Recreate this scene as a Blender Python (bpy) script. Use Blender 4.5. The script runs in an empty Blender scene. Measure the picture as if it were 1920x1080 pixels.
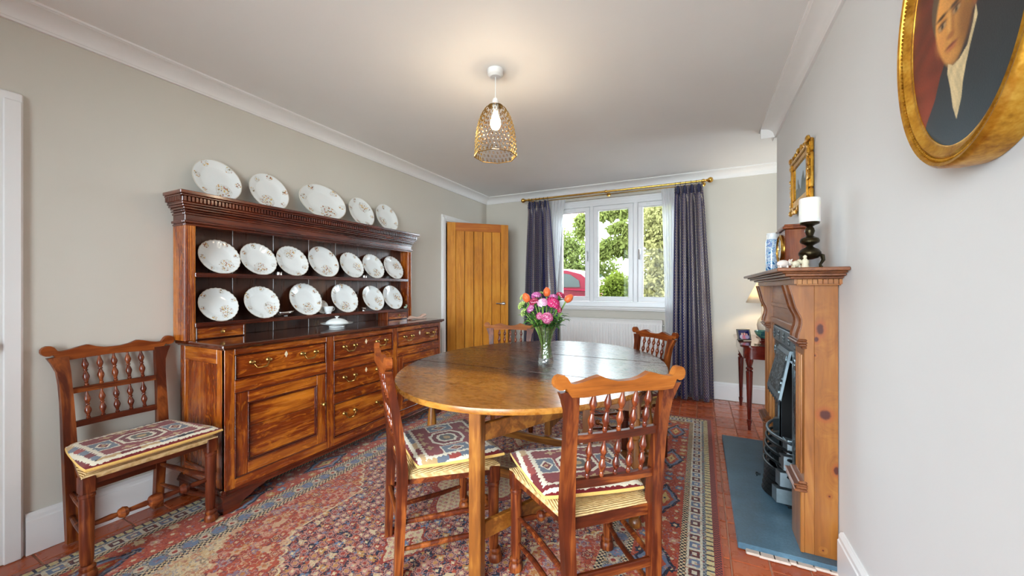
import bpy, bmesh, math, random
import numpy as np
from mathutils import Vector, Matrix

PI = math.pi
SC = bpy.context.scene
COL = SC.collection

# ------------------------------------------------------------------ camera
FPX, CAMH = 715.0, 1.20                      # focal length in pixels of a 1920 wide frame
YAW = math.atan2(353.0, FPX)
cam_data = bpy.data.cameras.new('camera')
cam_data.sensor_width = 36.0
cam_data.lens = 36.0 * FPX / 1920.0
cam_data.clip_start = 0.05
cam = bpy.data.objects.new('camera', cam_data)
cam.location = (0, 0, CAMH)
cam.rotation_euler = (PI / 2, 0, YAW)
COL.objects.link(cam)
SC.camera = cam

# ------------------------------------------------------------------ world, lights, exposure
SKY_STRENGTH = 22
world = bpy.data.worlds.new('overcast_sky')
SC.world = world
world.use_nodes = True
wn = world.node_tree
bg = wn.nodes['Background']
bg.inputs[0].default_value = (0.81, 0.91, 1.0, 1)
bg.inputs[1].default_value = SKY_STRENGTH

SC.view_settings.view_transform = 'Standard'
SC.view_settings.look = 'None'
SC.view_settings.gamma = 1.0
SC.view_settings.use_curve_mapping = False
SC.view_settings.exposure = 0.0
SC.cycles.use_denoising = True
SC.cycles.max_bounces = 10
SC.cycles.diffuse_bounces = 6
SC.cycles.transparent_max_bounces = 12
SC.cycles.sample_clamp_indirect = 6.0
SC.cycles.caustics_reflective = False
SC.cycles.caustics_refractive = False


def portal(name, loc, rot, sx, sy):
    l = bpy.data.lights.new(name, 'AREA')
    l.shape = 'RECTANGLE'
    l.size, l.size_y = sx, sy
    l.cycles.is_portal = True
    o = bpy.data.objects.new(name, l)
    o.location, o.rotation_euler = loc, rot
    COL.objects.link(o)


# room frame (metres): left wall X, chimney wall X, far wall Y, back wall Y, ceiling Z
XL, XR, YF, YB, ZC = -2.72, 0.533, 4.69, -0.95, 2.46
YCH, XA = 3.565, 2.6                         # end of the chimney breast, unseen recess side wall, set deep to soften the added window
ADDED_DOORS = (-1.9, 0.42, 0.05, 2.3)             # unseen garden doors added behind the camera for daylight: x0, x1, z0, z1
WIN = (-1.73, -0.19, 0.97, 2.31)             # window opening: x0, x1, z0, z1
ADDED_WIN = (3.68, 4.50, 0.55, 2.28)               # unseen recess side window added for daylight: y0, y1, z0, z1
portal('added_window_portal', (XA + .16, (ADDED_WIN[0] + ADDED_WIN[1]) / 2, (ADDED_WIN[2] + ADDED_WIN[3]) / 2), (0, PI / 2, 0), ADDED_WIN[3] - ADDED_WIN[2], ADDED_WIN[1] - ADDED_WIN[0])
portal('window_portal', ((WIN[0] + WIN[1]) / 2, YF + .26, (WIN[2] + WIN[3]) / 2), (-PI / 2, 0, 0), WIN[1] - WIN[0], WIN[3] - WIN[2])
portal('added_doors_portal', ((ADDED_DOORS[0] + ADDED_DOORS[1]) / 2, YB - .16, (ADDED_DOORS[2] + ADDED_DOORS[3]) / 2), (PI / 2, 0, 0), ADDED_DOORS[1] - ADDED_DOORS[0], ADDED_DOORS[3] - ADDED_DOORS[2])


# ------------------------------------------------------------------ node expressions
class E:
    def __init__(s, g, k): s.g, s.k = g, k
    def __add__(s, o): return s.g.m('ADD', s, o)
    __radd__ = __add__
    def __sub__(s, o): return s.g.m('SUBTRACT', s, o)
    def __rsub__(s, o): return s.g.m('SUBTRACT', o, s)
    def __mul__(s, o): return s.g.m('MULTIPLY', s, o)
    __rmul__ = __mul__
    def __truediv__(s, o): return s.g.m('DIVIDE', s, o)
    def __lt__(s, o): return s.g.m('LESS_THAN', s, o)
    def __gt__(s, o): return s.g.m('GREATER_THAN', s, o)


class G:
    """one material and its node tree"""
    def __init__(s, name):
        s.mat = bpy.data.materials.new(name)
        s.mat.use_nodes = True
        s.t = s.mat.node_tree
        s.t.nodes.clear()
        s.out = s.n('ShaderNodeOutputMaterial')
        s._tc = None
    def n(s, typ, **kw):
        nd = s.t.nodes.new(typ)
        for k, v in kw.items(): setattr(nd, k, v)
        return nd
    def put(s, sock, v):
        if isinstance(v, E): s.t.links.new(v.k, sock)
        elif isinstance(v, tuple) and len(v) == 3 and sock.type == 'RGBA': sock.default_value = (*v, 1)
        else: sock.default_value = v
    def m(s, op, a, b=None, c=None):
        nd = s.n('ShaderNodeMath', operation=op)
        for i, v in enumerate((a, b, c)):
            if v is not None: s.put(nd.inputs[i], v)
        return E(s, nd.outputs[0])
    def abs(s, a): return s.m('ABSOLUTE', a)
    def min(s, a, b): return s.m('MINIMUM', a, b)
    def max(s, a, b): return s.m('MAXIMUM', a, b)
    def sin(s, a): return s.m('SINE', a)
    def fract(s, a): return s.m('FRACT', a)
    def floor(s, a): return s.m('FLOOR', a)
    def clamp(s, a):
        nd = s.n('ShaderNodeClamp'); s.put(nd.inputs[0], a); return E(s, nd.outputs[0])
    def len2(s, a, b): return s.m('SQRT', a * a + b * b)
    def between(s, x, a, b): return (x > a) * (x < b)
    def tri(s, x): return s.abs(s.fract(x) - .5) * 2
    def smooth(s, x, a, b):
        nd = s.n('ShaderNodeMapRange', interpolation_type='SMOOTHSTEP')
        s.put(nd.inputs[0], x); nd.inputs[1].default_value = a; nd.inputs[2].default_value = b
        return E(s, nd.outputs[0])
    def tc(s, out='Object'):
        if s._tc is None: s._tc = s.n('ShaderNodeTexCoord')
        return E(s, s._tc.outputs[out])
    def sep(s, v):
        nd = s.n('ShaderNodeSeparateXYZ'); s.put(nd.inputs[0], v)
        return [E(s, o) for o in nd.outputs]
    def comb(s, x, y, z=0.0):
        nd = s.n('ShaderNodeCombineXYZ')
        for i, v in enumerate((x, y, z)): s.put(nd.inputs[i], v)
        return E(s, nd.outputs[0])
    def vscale(s, v, sc, off=None):
        nd = s.n('ShaderNodeVectorMath', operation='MULTIPLY_ADD')
        s.put(nd.inputs[0], v); nd.inputs[1].default_value = sc
        if off is not None: s.put(nd.inputs[2], off)
        return E(s, nd.outputs[0])
    def noise(s, v, scale=5, detail=3, rough=.5, dist=0):
        nd = s.n('ShaderNodeTexNoise')
        s.put(nd.inputs['Vector'], v)
        for k, q in (('Scale', scale), ('Detail', detail), ('Roughness', rough), ('Distortion', dist)): nd.inputs[k].default_value = q
        return E(s, nd.outputs[0])
    def voro(s, v, scale=5, feature='F1', rand=1):
        nd = s.n('ShaderNodeTexVoronoi', feature=feature)
        s.put(nd.inputs['Vector'], v); nd.inputs['Scale'].default_value = scale; nd.inputs['Randomness'].default_value = rand
        return E(s, nd.outputs[0]), (E(s, nd.outputs[1]) if feature == 'F1' else None)
    def white(s, v):
        nd = s.n('ShaderNodeTexWhiteNoise', noise_dimensions='3D'); s.put(nd.inputs[0], v)
        return E(s, nd.outputs[0])
    def rnd(s): return E(s, s.n('ShaderNodeObjectInfo').outputs['Random'])
    def attr(s, name):
        nd = s.n('ShaderNodeAttribute', attribute_name=name); return E(s, nd.outputs[0])
    def mix(s, f, a, b):
        nd = s.n('ShaderNodeMix', data_type='RGBA')
        s.put(nd.inputs[0], f); s.put(nd.inputs[6], a); s.put(nd.inputs[7], b)
        return E(s, nd.outputs[2])
    def ramp(s, f, stops, interp='LINEAR'):
        nd = s.n('ShaderNodeValToRGB'); s.put(nd.inputs[0], f)
        cr = nd.color_ramp; cr.interpolation = interp
        cr.elements[0].position, cr.elements[0].color = stops[0][0], (*stops[0][1], 1)
        cr.elements[1].position, cr.elements[1].color = stops[-1][0], (*stops[-1][1], 1)
        for p, c in stops[1:-1]: cr.elements.new(p).color = (*c, 1)
        return E(s, nd.outputs[0])
    def bump(s, h, strength=.3, dist=.01):
        nd = s.n('ShaderNodeBump'); s.put(nd.inputs['Height'], h)
        nd.inputs['Strength'].default_value = strength; nd.inputs['Distance'].default_value = dist
        return E(s, nd.outputs[0])
    def done(s, col, rough=.5, metal=0.0, normal=None, coat=0.0, spec=None, emit=None, emit_s=0, trans=None, alpha=None, sheen=0, crough=.1):
        p = s.n('ShaderNodeBsdfPrincipled')
        s.put(p.inputs['Base Color'], col); s.put(p.inputs['Roughness'], rough); s.put(p.inputs['Metallic'], metal)
        if normal is not None: s.put(p.inputs['Normal'], normal)
        if coat: p.inputs['Coat Weight'].default_value = coat; p.inputs['Coat Roughness'].default_value = crough
        if spec is not None: p.inputs['Specular IOR Level'].default_value = spec
        if emit is not None: s.put(p.inputs['Emission Color'], emit); p.inputs['Emission Strength'].default_value = emit_s
        if trans is not None: p.inputs['Transmission Weight'].default_value = trans
        if alpha is not None: s.put(p.inputs['Alpha'], alpha)
        if sheen: p.inputs['Sheen Weight'].default_value = sheen
        s.t.links.new(p.outputs[0], s.out.inputs[0])
        s.p = p
        return s.mat


def hexc(r, g, b):
    """sRGB 0-255 to linear"""
    f = lambda c: c / 12.92 if c <= .04045 else ((c + .055) / 1.055) ** 2.4
    return (f(r / 255), f(g / 255), f(b / 255))


MATS = {}


def plain(name, col, rough=.5, metal=0.0, coat=0.0, spec=None, speck=.06, sc=8):
    """paint / metal / ceramic with slight tonal wear"""
    if name in MATS: return MATS[name]
    g = G(name)
    n = g.noise(g.tc(), sc, 4)
    a = tuple(max(0, c * (1 - speck)) for c in col); b = tuple(min(1, c * (1 + speck)) for c in col)
    MATS[name] = g.done(g.mix(n, a, b), rough, metal, coat=coat, spec=spec)
    return MATS[name]


def wood(name, dark, mid, light, axis='z', sc=1.0, rough=.35, coat=.25, knots=0, bump=.12, fleck=0.0, stretch=.07, crough=.12, spec=None):
    if name in MATS: return MATS[name]
    g = G(name)
    r = g.rnd()
    off = g.comb(r * 7.3, r * 3.1, r * 5.7)
    k = {'x': (stretch, 1, 1), 'y': (1, stretch, 1), 'z': (1, 1, stretch)}[axis]
    v = g.vscale(g.tc(), k, off)
    n1 = g.noise(v, 9 * sc, 5, .6, .9)
    n2 = g.noise(v, 70 * sc, 3, .6, .2)
    n3 = g.noise(g.tc(), 2.2 * sc, 2)
    rings = g.tri(n1 * 5.0)
    n4 = g.noise(g.vscale(g.tc(), tuple(1 if q == 1 else .45 for q in k), off), 6.5 * sc, 3, .55, .7)
    f = g.clamp(n1 * .42 + rings * .20 + n2 * .20 + g.smooth(n3, .28, .72) * .16 + g.smooth(n4, .26, .74) * .20 - .07)
    c = g.ramp(f, [(.18, dark), (.5, mid), (.82, light)])
    if fleck:
        v2 = g.vscale(g.tc(), tuple(1 if q == 1 else .35 for q in k), off)
        c = g.mix(g.smooth(g.noise(v2, 20, 3, .6, 2.2), .55, .66) * fleck, c, tuple(min(1, q * 1.15) for q in light))
    if knots:
        d, _ = g.voro(g.vscale(g.tc(), tuple(1 if q == 1 else .45 for q in k), off), 2.6)
        kn = g.smooth(d + g.noise(g.tc(), 18, 3) * .09, .20, .09)
        c = g.mix(kn * knots, c, tuple(q * .35 for q in dark))
    MATS[name] = g.done(c, g.clamp(n2 * .18 + (rough - .09)), 0, g.bump(n2 * .5 + rings * .3, bump, .003), coat=coat, crough=crough, spec=spec)
    return MATS[name]


# ------------------------------------------------------------------ mesh builder
class B:
    def __init__(s): s.v, s.f, s.uv = [], [], None
    def add(s, vs, fs, M=None):
        o = len(s.v)
        s.v += [tuple(M @ Vector(p)) for p in vs] if M is not None else [tuple(p) for p in vs]
        s.f += [tuple(i + o for i in q) for q in fs]
        return s
    def box(s, x0, x1, y0, y1, z0, z1, bev=0.0, M=None):
        c = ((x0 + x1) / 2, (y0 + y1) / 2, (z0 + z1) / 2)
        h = (abs(x1 - x0) / 2, abs(y1 - y0) / 2, abs(z1 - z0) / 2)
        b = min(bev, *(q * .9 for q in h))
        if b <= 0:
            vs = [(c[0] + a * h[0], c[1] + d * h[1], c[2] + e * h[2]) for a in (-1, 1) for d in (-1, 1) for e in (-1, 1)]
            return s.add(vs, [(0, 1, 3, 2), (4, 6, 7, 5), (0, 4, 5, 1), (2, 3, 7, 6), (0, 2, 6, 4), (1, 5, 7, 3)], M)
        vs, idx = [], {}
        for a in (-1, 1):
            for d in (-1, 1):
                for e in (-1, 1):
                    sg = (a, d, e)
                    for k in range(3):
                        idx[(sg, k)] = len(vs)
                        vs.append(tuple(c[i] + sg[i] * (h[i] if i == k else h[i] - b) for i in range(3)))
        fs = []
        sgn = (-1, 1)
        for k in range(3):
            i, j = [q for q in range(3) if q != k]
            def sg(k_, a, i_, d, j_, e):
                t = [0, 0, 0]; t[k_] = a; t[i_] = d; t[j_] = e; return tuple(t)
            for a in sgn:
                fs.append(tuple(idx[(sg(k, a, i, d, j, e), k)] for d, e in ((-1, -1), (1, -1), (1, 1), (-1, 1))))
            for d in sgn:
                for e in sgn:
                    lo, hi = sg(k, -1, i, d, j, e), sg(k, 1, i, d, j, e)
                    fs.append((idx[(lo, i)], idx[(hi, i)], idx[(hi, j)], idx[(lo, j)]))
        for a in sgn:
            for d in sgn:
                for e in sgn: fs.append(tuple(idx[((a, d, e), k)] for k in range(3)))
        return s.add(vs, fs, M)
    def lathe(s, prof, seg=20, M=None, a0=0, scal=None):
        vs, fs = [], []
        n = len(prof)
        for r, z in prof:
            for i in range(seg):
                a = a0 + 2 * PI * i / seg
                k = 1 if scal is None else scal(a, r)
                vs.append((r * k * math.cos(a), r * k * math.sin(a), z))
        for j in range(n - 1):
            for i in range(seg):
                i2 = (i + 1) % seg
                fs.append((j * seg + i, j * seg + i2, (j + 1) * seg + i2, (j + 1) * seg + i))
        if prof[0][0] > 1e-5: fs.append(tuple(range(seg))[::-1])
        if prof[-1][0] > 1e-5: fs.append(tuple((n - 1) * seg + i for i in range(seg)))
        return s.add(vs, fs, M)
    def tube(s, pts, rad, seg=8, M=None, flat=1.0, closed=False):
        pts = [Vector(p) for p in pts]
        n = len(pts)
        rs = rad if isinstance(rad, (list, tuple)) else [rad] * n
        T = []
        for i in range(n):
            a = pts[(i - 1) % n] if (closed or i > 0) else pts[i]
            b = pts[(i + 1) % n] if (closed or i < n - 1) else pts[i]
            T.append((b - a).normalized())
        up = Vector((0, 0, 1)) if abs(T[0].z) < .9 else Vector((1, 0, 0))
        nrm = (up - T[0] * up.dot(T[0])).normalized()
        vs, fs = [], []
        for i in range(n):
            nrm = (nrm - T[i] * nrm.dot(T[i])).normalized()
            bn = T[i].cross(nrm)
            for k in range(seg):
                a = 2 * PI * k / seg
                vs.append(pts[i] + nrm * (math.cos(a) * rs[i]) + bn * (math.sin(a) * rs[i] * flat))
        for i in range(n if closed else n - 1):
            j = (i + 1) % n
            for k in range(seg):
                k2 = (k + 1) % seg
                fs.append((i * seg + k, i * seg + k2, j * seg + k2, j * seg + k))
        if not closed:
            fs.append(tuple(range(seg))[::-1]); fs.append(tuple((n - 1) * seg + k for k in range(seg)))
        return s.add(vs, fs, M)
    def prism(s, poly, plane, d0, d1, M=None):
        n = len(poly)
        f = {'xz': lambda a, b, d: (a, d, b), 'yz': lambda a, b, d: (d, a, b), 'xy': lambda a, b, d: (a, b, d)}[plane]
        vs = [f(a, b, d0) for a, b in poly] + [f(a, b, d1) for a, b in poly]
        fs = [tuple(range(n))[::-1], tuple(range(n, 2 * n))] + [(i, (i + 1) % n, (i + 1) % n + n, i + n) for i in range(n)]
        return s.add(vs, fs, M)
    def grid(s, fn, nu, nv, M=None, closeu=False):
        vs = [fn(i / (nu if closeu else nu - 1), j / (nv - 1)) for j in range(nv) for i in range(nu)]
        fs = [(j * nu + i, j * nu + (i + 1) % nu, (j + 1) * nu + (i + 1) % nu, (j + 1) * nu + i) for j in range(nv - 1) for i in range(nu if closeu else nu - 1)]
        return s.add(vs, fs, M)
    def ball(s, c, r, seg=12, M=None):
        r = r if isinstance(r, tuple) else (r, r, r)
        n = max(4, seg // 2)
        prof = [(math.sin(PI * i / n), -math.cos(PI * i / n)) for i in range(n + 1)]
        prof[0] = (0, -1); prof[-1] = (0, 1)
        T = Matrix.Translation(c) @ Matrix.Diagonal((*r, 1))
        return s.lathe([(max(a, 1e-6), b) for a, b in prof], seg, (M @ T) if M is not None else T)


def rot(axis, deg): return Matrix.Rotation(math.radians(deg), 4, axis)
def tr(x, y, z): return Matrix.Translation((x, y, z))


def obj(name, b, mat, parent=None, smooth=35, recalc=True):
    me = bpy.data.meshes.new(name)
    me.from_pydata(b.v, [], b.f)
    if recalc:
        bm = bmesh.new(); bm.from_mesh(me)
        bmesh.ops.remove_doubles(bm, verts=bm.verts, dist=1e-6)
        bmesh.ops.recalc_face_normals(bm, faces=bm.faces)
        bm.to_mesh(me); bm.free()
    if smooth:
        me.polygons.foreach_set('use_smooth', [True] * len(me.polygons))
        me.set_sharp_from_angle(angle=math.radians(smooth))
    me.materials.append(mat)
    o = bpy.data.objects.new(name, me)
    COL.objects.link(o)
    if parent is not None: attach(o, parent)
    return o


def attach(o, parent):
    o.parent = parent
    if parent.get('_world'):        # parts drawn in room coordinates
        o.matrix_parent_inverse = Matrix.Translation(parent.location).inverted()


def tag(o, label=None, cat=None, group=None, kind=None):
    for k, v in (('label', label), ('category', cat), ('group', group), ('kind', kind)):
        if v: o[k] = v
    return o


def thing(name, label, cat, loc=(0, 0, 0), rz=0.0, group=None, kind=None, world=False):
    o = bpy.data.objects.new(name, None)
    o.empty_display_size = .05
    o.location = loc
    o.rotation_euler = (0, 0, rz)
    COL.objects.link(o)
    if world: o['_world'] = 1
    return tag(o, label, cat, group, kind)


def dup(root, label=None):
    r = root.copy(); COL.objects.link(r)
    if label: r['label'] = label
    for ch in root.children:
        c = ch.copy(); COL.objects.link(c); c.parent = r
        for gch in ch.children:
            d = gch.copy(); COL.objects.link(d); d.parent = c
    return r


def struct(name, b, mat, parent=None, smooth=30, label=None):
    o = obj(name, b, mat, parent, smooth)
    if parent is None:
        o['kind'] = 'structure'
        if label: o['label'] = label
    return o

# ================================================================== the room shell
def wall_mat(name, col):
    g = G(name)
    n = g.noise(g.tc(), 3, 3); f = g.noise(g.tc(), 220, 2)
    c = g.mix(n, tuple(q * .97 for q in col), tuple(min(1, q * 1.03) for q in col))
    return g.done(c, .62, 0, g.bump(f, .05, .002), spec=.3)


M_WALL = wall_mat('grey_beige_wall_paint', (.60, .565, .50))
M_WALLR = wall_mat('off_white_chimney_paint', (.70, .695, .685))
M_CEIL = wall_mat('white_ceiling_paint', (.82, .815, .805))
M_WHITE = plain('white_gloss_paint', (.82, .81, .80), .32, speck=.02)
M_UPVC = plain('white_window_plastic', (.84, .85, .87), .28, speck=.01)

T = .15
# openings in the left wall
D1 = (-.33, .49, 1.99)          # near door: y0, y1, head
D2 = (3.70, 4.46, 1.995)        # far door
b = B()
for y0, y1, z0 in ((YB - T, D1[0], 0), (D1[0], D1[1], D1[2]), (D1[1], D2[0], 0), (D2[0], D2[1], D2[2]), (D2[1], YF + .25, 0)):
    b.box(XL - T, XL, y0, y1, z0 - (.1 if z0 == 0 else 0), ZC + .02)
struct('wall_left', b, M_WALL)

b = B()
x0, x1, z0, z1 = WIN
b.box(XL, x0, YF, YF + .25, -.1, ZC + .02); b.box(x1, XA + T, YF, YF + .25, -.1, ZC + .02)
b.box(x0, x1, YF, YF + .25, -.1, z0); b.box(x0, x1, YF, YF + .25, z1, ZC + .02)
struct('wall_far', b, M_WALL)

b = B().box(XR, XR + T, YB - T, YCH, -.1, ZC + .02)
struct('wall_right', b, M_WALLR)
b = B().box(XR + T, XA + T, YCH - T, YCH, -.1, ZC + .02)
struct('wall_alcove_return', b, M_WALL)
b = B()
y0, y1, z0, z1 = ADDED_WIN
b.box(XA, XA + T, YCH, y0, -.1, ZC + .02); b.box(XA, XA + T, y1, YF, -.1, ZC + .02); b.box(XA, XA + T, y0, y1, -.1, z0); b.box(XA, XA + T, y0, y1, z1, ZC + .02)
struct('wall_alcove', b, M_WALL)
b = B()
x0, x1, z0, z1 = ADDED_DOORS
b.box(XL, x0, YB - T, YB, -.1, ZC + .02); b.box(x1, XR, YB - T, YB, -.1, ZC + .02)
b.box(x0, x1, YB - T, YB, -.1, z0); b.box(x0, x1, YB - T, YB, z1, ZC + .02)
struct('wall_back', b, M_WALL)
struct('ceiling', B().box(XL - T, XA + T, YB - T, YF + .25, ZC, ZC + .12), M_CEIL)
# little hallway behind the far door, so that no daylight leaks in
b = B()
b.box(XL - 1.3, XL - 1.2, 3.3, 4.94, -.1, 2.3); b.box(XL - 1.2, XL - T, 3.3, 3.4, -.1, 2.3); b.box(XL - 1.2, XL - T, 4.84, 4.94, -.1, 2.3)
b.box(XL - 1.3, XL - T, 3.3, 4.94, 2.3, 2.4)
struct('wall_hallway', b, M_WALL)

# coving
def cove(sign=1, w=.105, zb=2.375):
    p = [(0, zb), (.014, zb), (.016, zb + .010)]
    for i in range(9):
        a = PI / 2 * i / 8
        p.append((.018 + (w - .030) * (1 - math.cos(a)), zb + .012 + (ZC - zb - .026) * math.sin(a)))
    return p + [(w - .010, ZC - .012), (w, ZC - .010), (w, ZC + .004), (0, ZC + .004)]


cv = cove()
struct('trim_1', B().prism([(XL + a, z) for a, z in cv], 'xz', YB, YF), M_WHITE, label='white coving along the dresser wall')
struct('trim_2', B().prism([(YF - a, z) for a, z in cv], 'yz', XL, XA), M_WHITE, label='white coving above the window')
struct('trim_3', B().prism([(XR - a, z) for a, z in cv], 'xz', YB, YCH + .105), M_WHITE, label='white coving along the chimney wall')
b = B().prism([(YCH + a, z) for a, z in cv], 'yz', XR - .105, XA)
b.prism([(XA - a, z) for a, z in cv], 'xz', YCH, YF)
struct('trim_4', b, M_WHITE, label='white coving in the alcove')

# baseboards
def skirt(h=.185, t=.02):
    return [(0, 0), (t, 0), (t, h - .035), (t - .004, h - .030), (t - .004, h - .014), (t - .010, h - .004), (t - .013, h), (0, h)]


sk = skirt()
b = B().prism([(XL + a, z) for a, z in sk], 'xz', .566, D2[0] - .07)
b.prism([(XL + a, z) for a, z in sk], 'xz', D2[1] + .07, YF)
struct('baseboard_left', b, M_WHITE)
struct('baseboard_far', B().prism([(YF - a, z) for a, z in sk], 'yz', XL, XA), M_WHITE)
b = B().prism([(XR - a, z) for a, z in sk], 'xz', YB, 2.03)
b.prism([(XR - a, z) for a, z in sk], 'xz', 3.26, YCH + .02)
b.prism([(YCH + a, z) for a, z in sk], 'yz', XR - .02, XA)
struct('baseboard_right', b, M_WHITE)

# ------------------------------------------------------------------ floor of quarry tiles
g = G('tile_grout')
struct_floor = B().box(XL - 1.3, XA + T, YB - T, YF + .25, -.12, -.004)
floor = struct('floor', struct_floor, g.done(g.mix(g.noise(g.tc(), 9, 4), hexc(134, 82, 58), hexc(184, 134, 108)), .8), smooth=None, label='red quarry tiled floor with pale joints')
g = G('quarry_tile')
r = g.rnd()
n = g.noise(g.tc('Object'), 16, 4)
big = g.noise(g.vscale(g.tc(), (1, 1, 1), g.comb(r * 9, r * 5)), 5, 3)
c = g.ramp(g.clamp(n * .35 + r * .35 + big * .25), [(.2, hexc(142, 58, 26)), (.5, hexc(168, 76, 34)), (.85, hexc(192, 98, 50))])
M_TILE = g.done(c, g.clamp(n * .25 + .16), 0, g.bump(n, .08, .004), coat=.25)


def pix(p):
    d = Vector(p) - Vector((0, 0, CAMH))
    F = Vector((-math.sin(YAW), math.cos(YAW), 0)); R = Vector((math.cos(YAW), math.sin(YAW), 0))
    z = d.dot(F)
    return None if z < .1 else (960 + FPX * d.dot(R) / z, 540 - FPX * d.z / z)


RUG = (-2.535, .095, .22, 3.885)
HEARTH = (.155, XR, 2.035, 3.47)
tile_me = None
shown, rest = [], B()
PITCH = .1505
for i in range(-22, 12):
    for j in range(-26, 24):
        x = -.18 + PITCH * (i + .5); y = 1.94 + PITCH * (j + .5)
        if not (XL - .02 < x < XA and YB < y < YF): continue
        if x > XR + .05 and y < YCH - .05: continue
        h = PITCH / 2
        if RUG[0] + h < x < RUG[1] - h and RUG[2] + h < y < RUG[3] - h: continue
        if HEARTH[0] + h < x and HEARTH[2] + h < y < HEARTH[3] - h: continue
        q = pix((x, y, 0))
        if q and -60 < q[0] < 1980 and 500 < q[1] < 1140 and not (x > XR and y < YCH): shown.append((x, y))
        else: rest.box(x - .072, x + .072, y - .072, y + .072, -.02, 0)
shown.sort(key=lambda p: p[0] ** 2 + p[1] ** 2)
for k, (x, y) in enumerate(shown[:300]):
    if tile_me is None:
        t0 = obj('tile', B().box(-.0725, .0725, -.0725, .0725, -.02, 0, .003), M_TILE, floor, smooth=None)
        tile_me = t0.data
    else:
        t0 = bpy.data.objects.new('tile', tile_me); COL.objects.link(t0); t0.parent = floor
    t0.location = (x, y, -.0008 * ((k * 7) % 3))
for x, y in shown[300:]: rest.box(x - .072, x + .072, y - .072, y + .072, -.02, 0)
tag(obj('tile_field', rest, M_TILE, floor, smooth=None), kind='stuff')

# ------------------------------------------------------------------ window
g = G('window_glass')
fr = g.n('ShaderNodeFresnel'); fr.inputs[0].default_value = 1.45
tr_ = g.n('ShaderNodeBsdfTransparent'); tr_.inputs[0].default_value = (.97, .985, .98, 1)
gl = g.n('ShaderNodeBsdfGlossy'); gl.inputs['Roughness'].default_value = .02
gl.inputs[0].default_value = (.12, .12, .12, 1)      # coated double glazing: hardly any reflection
mx = g.n('ShaderNodeMixShader')
g.t.links.new(fr.outputs[0], mx.inputs[0]); g.t.links.new(tr_.outputs[0], mx.inputs[1]); g.t.links.new(gl.outputs[0], mx.inputs[2]); g.t.links.new(mx.outputs[0], g.out.inputs[0])
M_PANE = g.mat
M_CHROME = plain('brushed_chrome', (.72, .73, .75), .22, 1.0)

x0, x1, z0, z1 = WIN
yw = YF + .075
w1 = thing('window_1', 'white three-light casement window behind the dining table', None, ((x0 + x1) / 2, YF + .1, z0), kind='structure', world=True)
zb, zt = 1.035, 2.225                # sash outer bottom / top
b = B()
b.box(x0, x1, yw, yw + .08, z1 - .055, z1, .006); b.box(x0, x1, yw, yw + .08, z0, zb - .004, .006)
b.box(x0, x1, yw - .012, yw, z1 - .022, z1, .003)
b.box(x0, x0 + .05, yw, yw + .08, z0, z1, .004); b.box(x1 - .05, x1, yw, yw + .08, z0, z1, .004)
b.box(x0, x1, yw, yw + .08, zt + .004, z1 - .05, .004)
for a, c in ((-1.258, -1.206), (-.726, -.672)): b.box(a, c, yw, yw + .08, zb - .01, zt + .01, .008)
obj('window_frame', b, M_UPVC, w1)
for a, c in ((x0 + .05, -1.258), (-1.206, -.726), (-.672, x1 - .05)):
    b = B(); s = .058
    b.box(a + .002, c - .002, yw - .006, yw + .06, zb, zb + s, .007); b.box(a + .002, c - .002, yw - .006, yw + .06, zt - s, zt, .007)
    b.box(a + .002, a + s, yw - .006, yw + .06, zb + .04, zt - .04, .007); b.box(c - s, c - .002, yw - .006, yw + .06, zb + .04, zt - .04, .007)
    sash = obj('sash', b, M_UPVC, w1)
    obj('glass_pane', B().box(a + s - .006, c - s + .006, yw + .025, yw + .031, zb + s - .006, zt - s + .006), M_PANE, sash, smooth=None)
for hx in (-1.280, -.650):
    b = B().box(hx - .011, hx + .011, yw - .020, yw - .006, 1.60, 1.67, .004)
    b.tube([(hx, yw - .022, 1.655), (hx, yw - .045, 1.655), (hx, yw - .048, 1.63), (hx, yw - .046, 1.54)], [.008, .009, .010, .007], 8)
    obj('window_handle', b, M_CHROME, w1)
b = B().box(x0 - .07, x1 + .07, YF - .06, yw + .01, .945, .972, .006)
b.box(x0 - .06, x1 + .06, YF - .045, YF - .005, .93, .946, .004)
obj('window_sill', b, M_WHITE, w1)
# trickle vents on the head
for a in (-1.55, -.50): obj('trickle_vent', B().box(a - .07, a + .11, yw - .018, yw - .004, zt - .035, zt - .012, .004), M_UPVC, w1)

# unseen alcove side window, added to light the far end of the room
y0, y1, z0, z1 = ADDED_WIN
w2 = thing('added_side_window', 'unseen white casement window added in the alcove side wall for daylight', None, (XA + .1, (y0 + y1) / 2, z0), kind='structure', world=True)
b = B()
for q in ((y0, y1, z0, z0 + .06), (y0, y1, z1 - .06, z1), (y0, y0 + .06, z0, z1), (y1 - .06, y1, z0, z1), ((y0 + y1) / 2 - .03, (y0 + y1) / 2 + .03, z0, z1)): b.box(XA + .06, XA + .12, *q, .004)
obj('window_frame', b, M_UPVC, w2)
for a, c in ((y0 + .06, (y0 + y1) / 2 - .03), ((y0 + y1) / 2 + .03, y1 - .06)): obj('glass_pane', B().box(XA + .085, XA + .091, a, c, z0 + .06, z1 - .06), M_PANE, w2, smooth=None)
obj('window_sill', B().box(XA - .05, XA + .07, y0 - .05, y1 + .05, z0 - .03, z0 + .002, .005), M_WHITE, w2)

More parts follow.
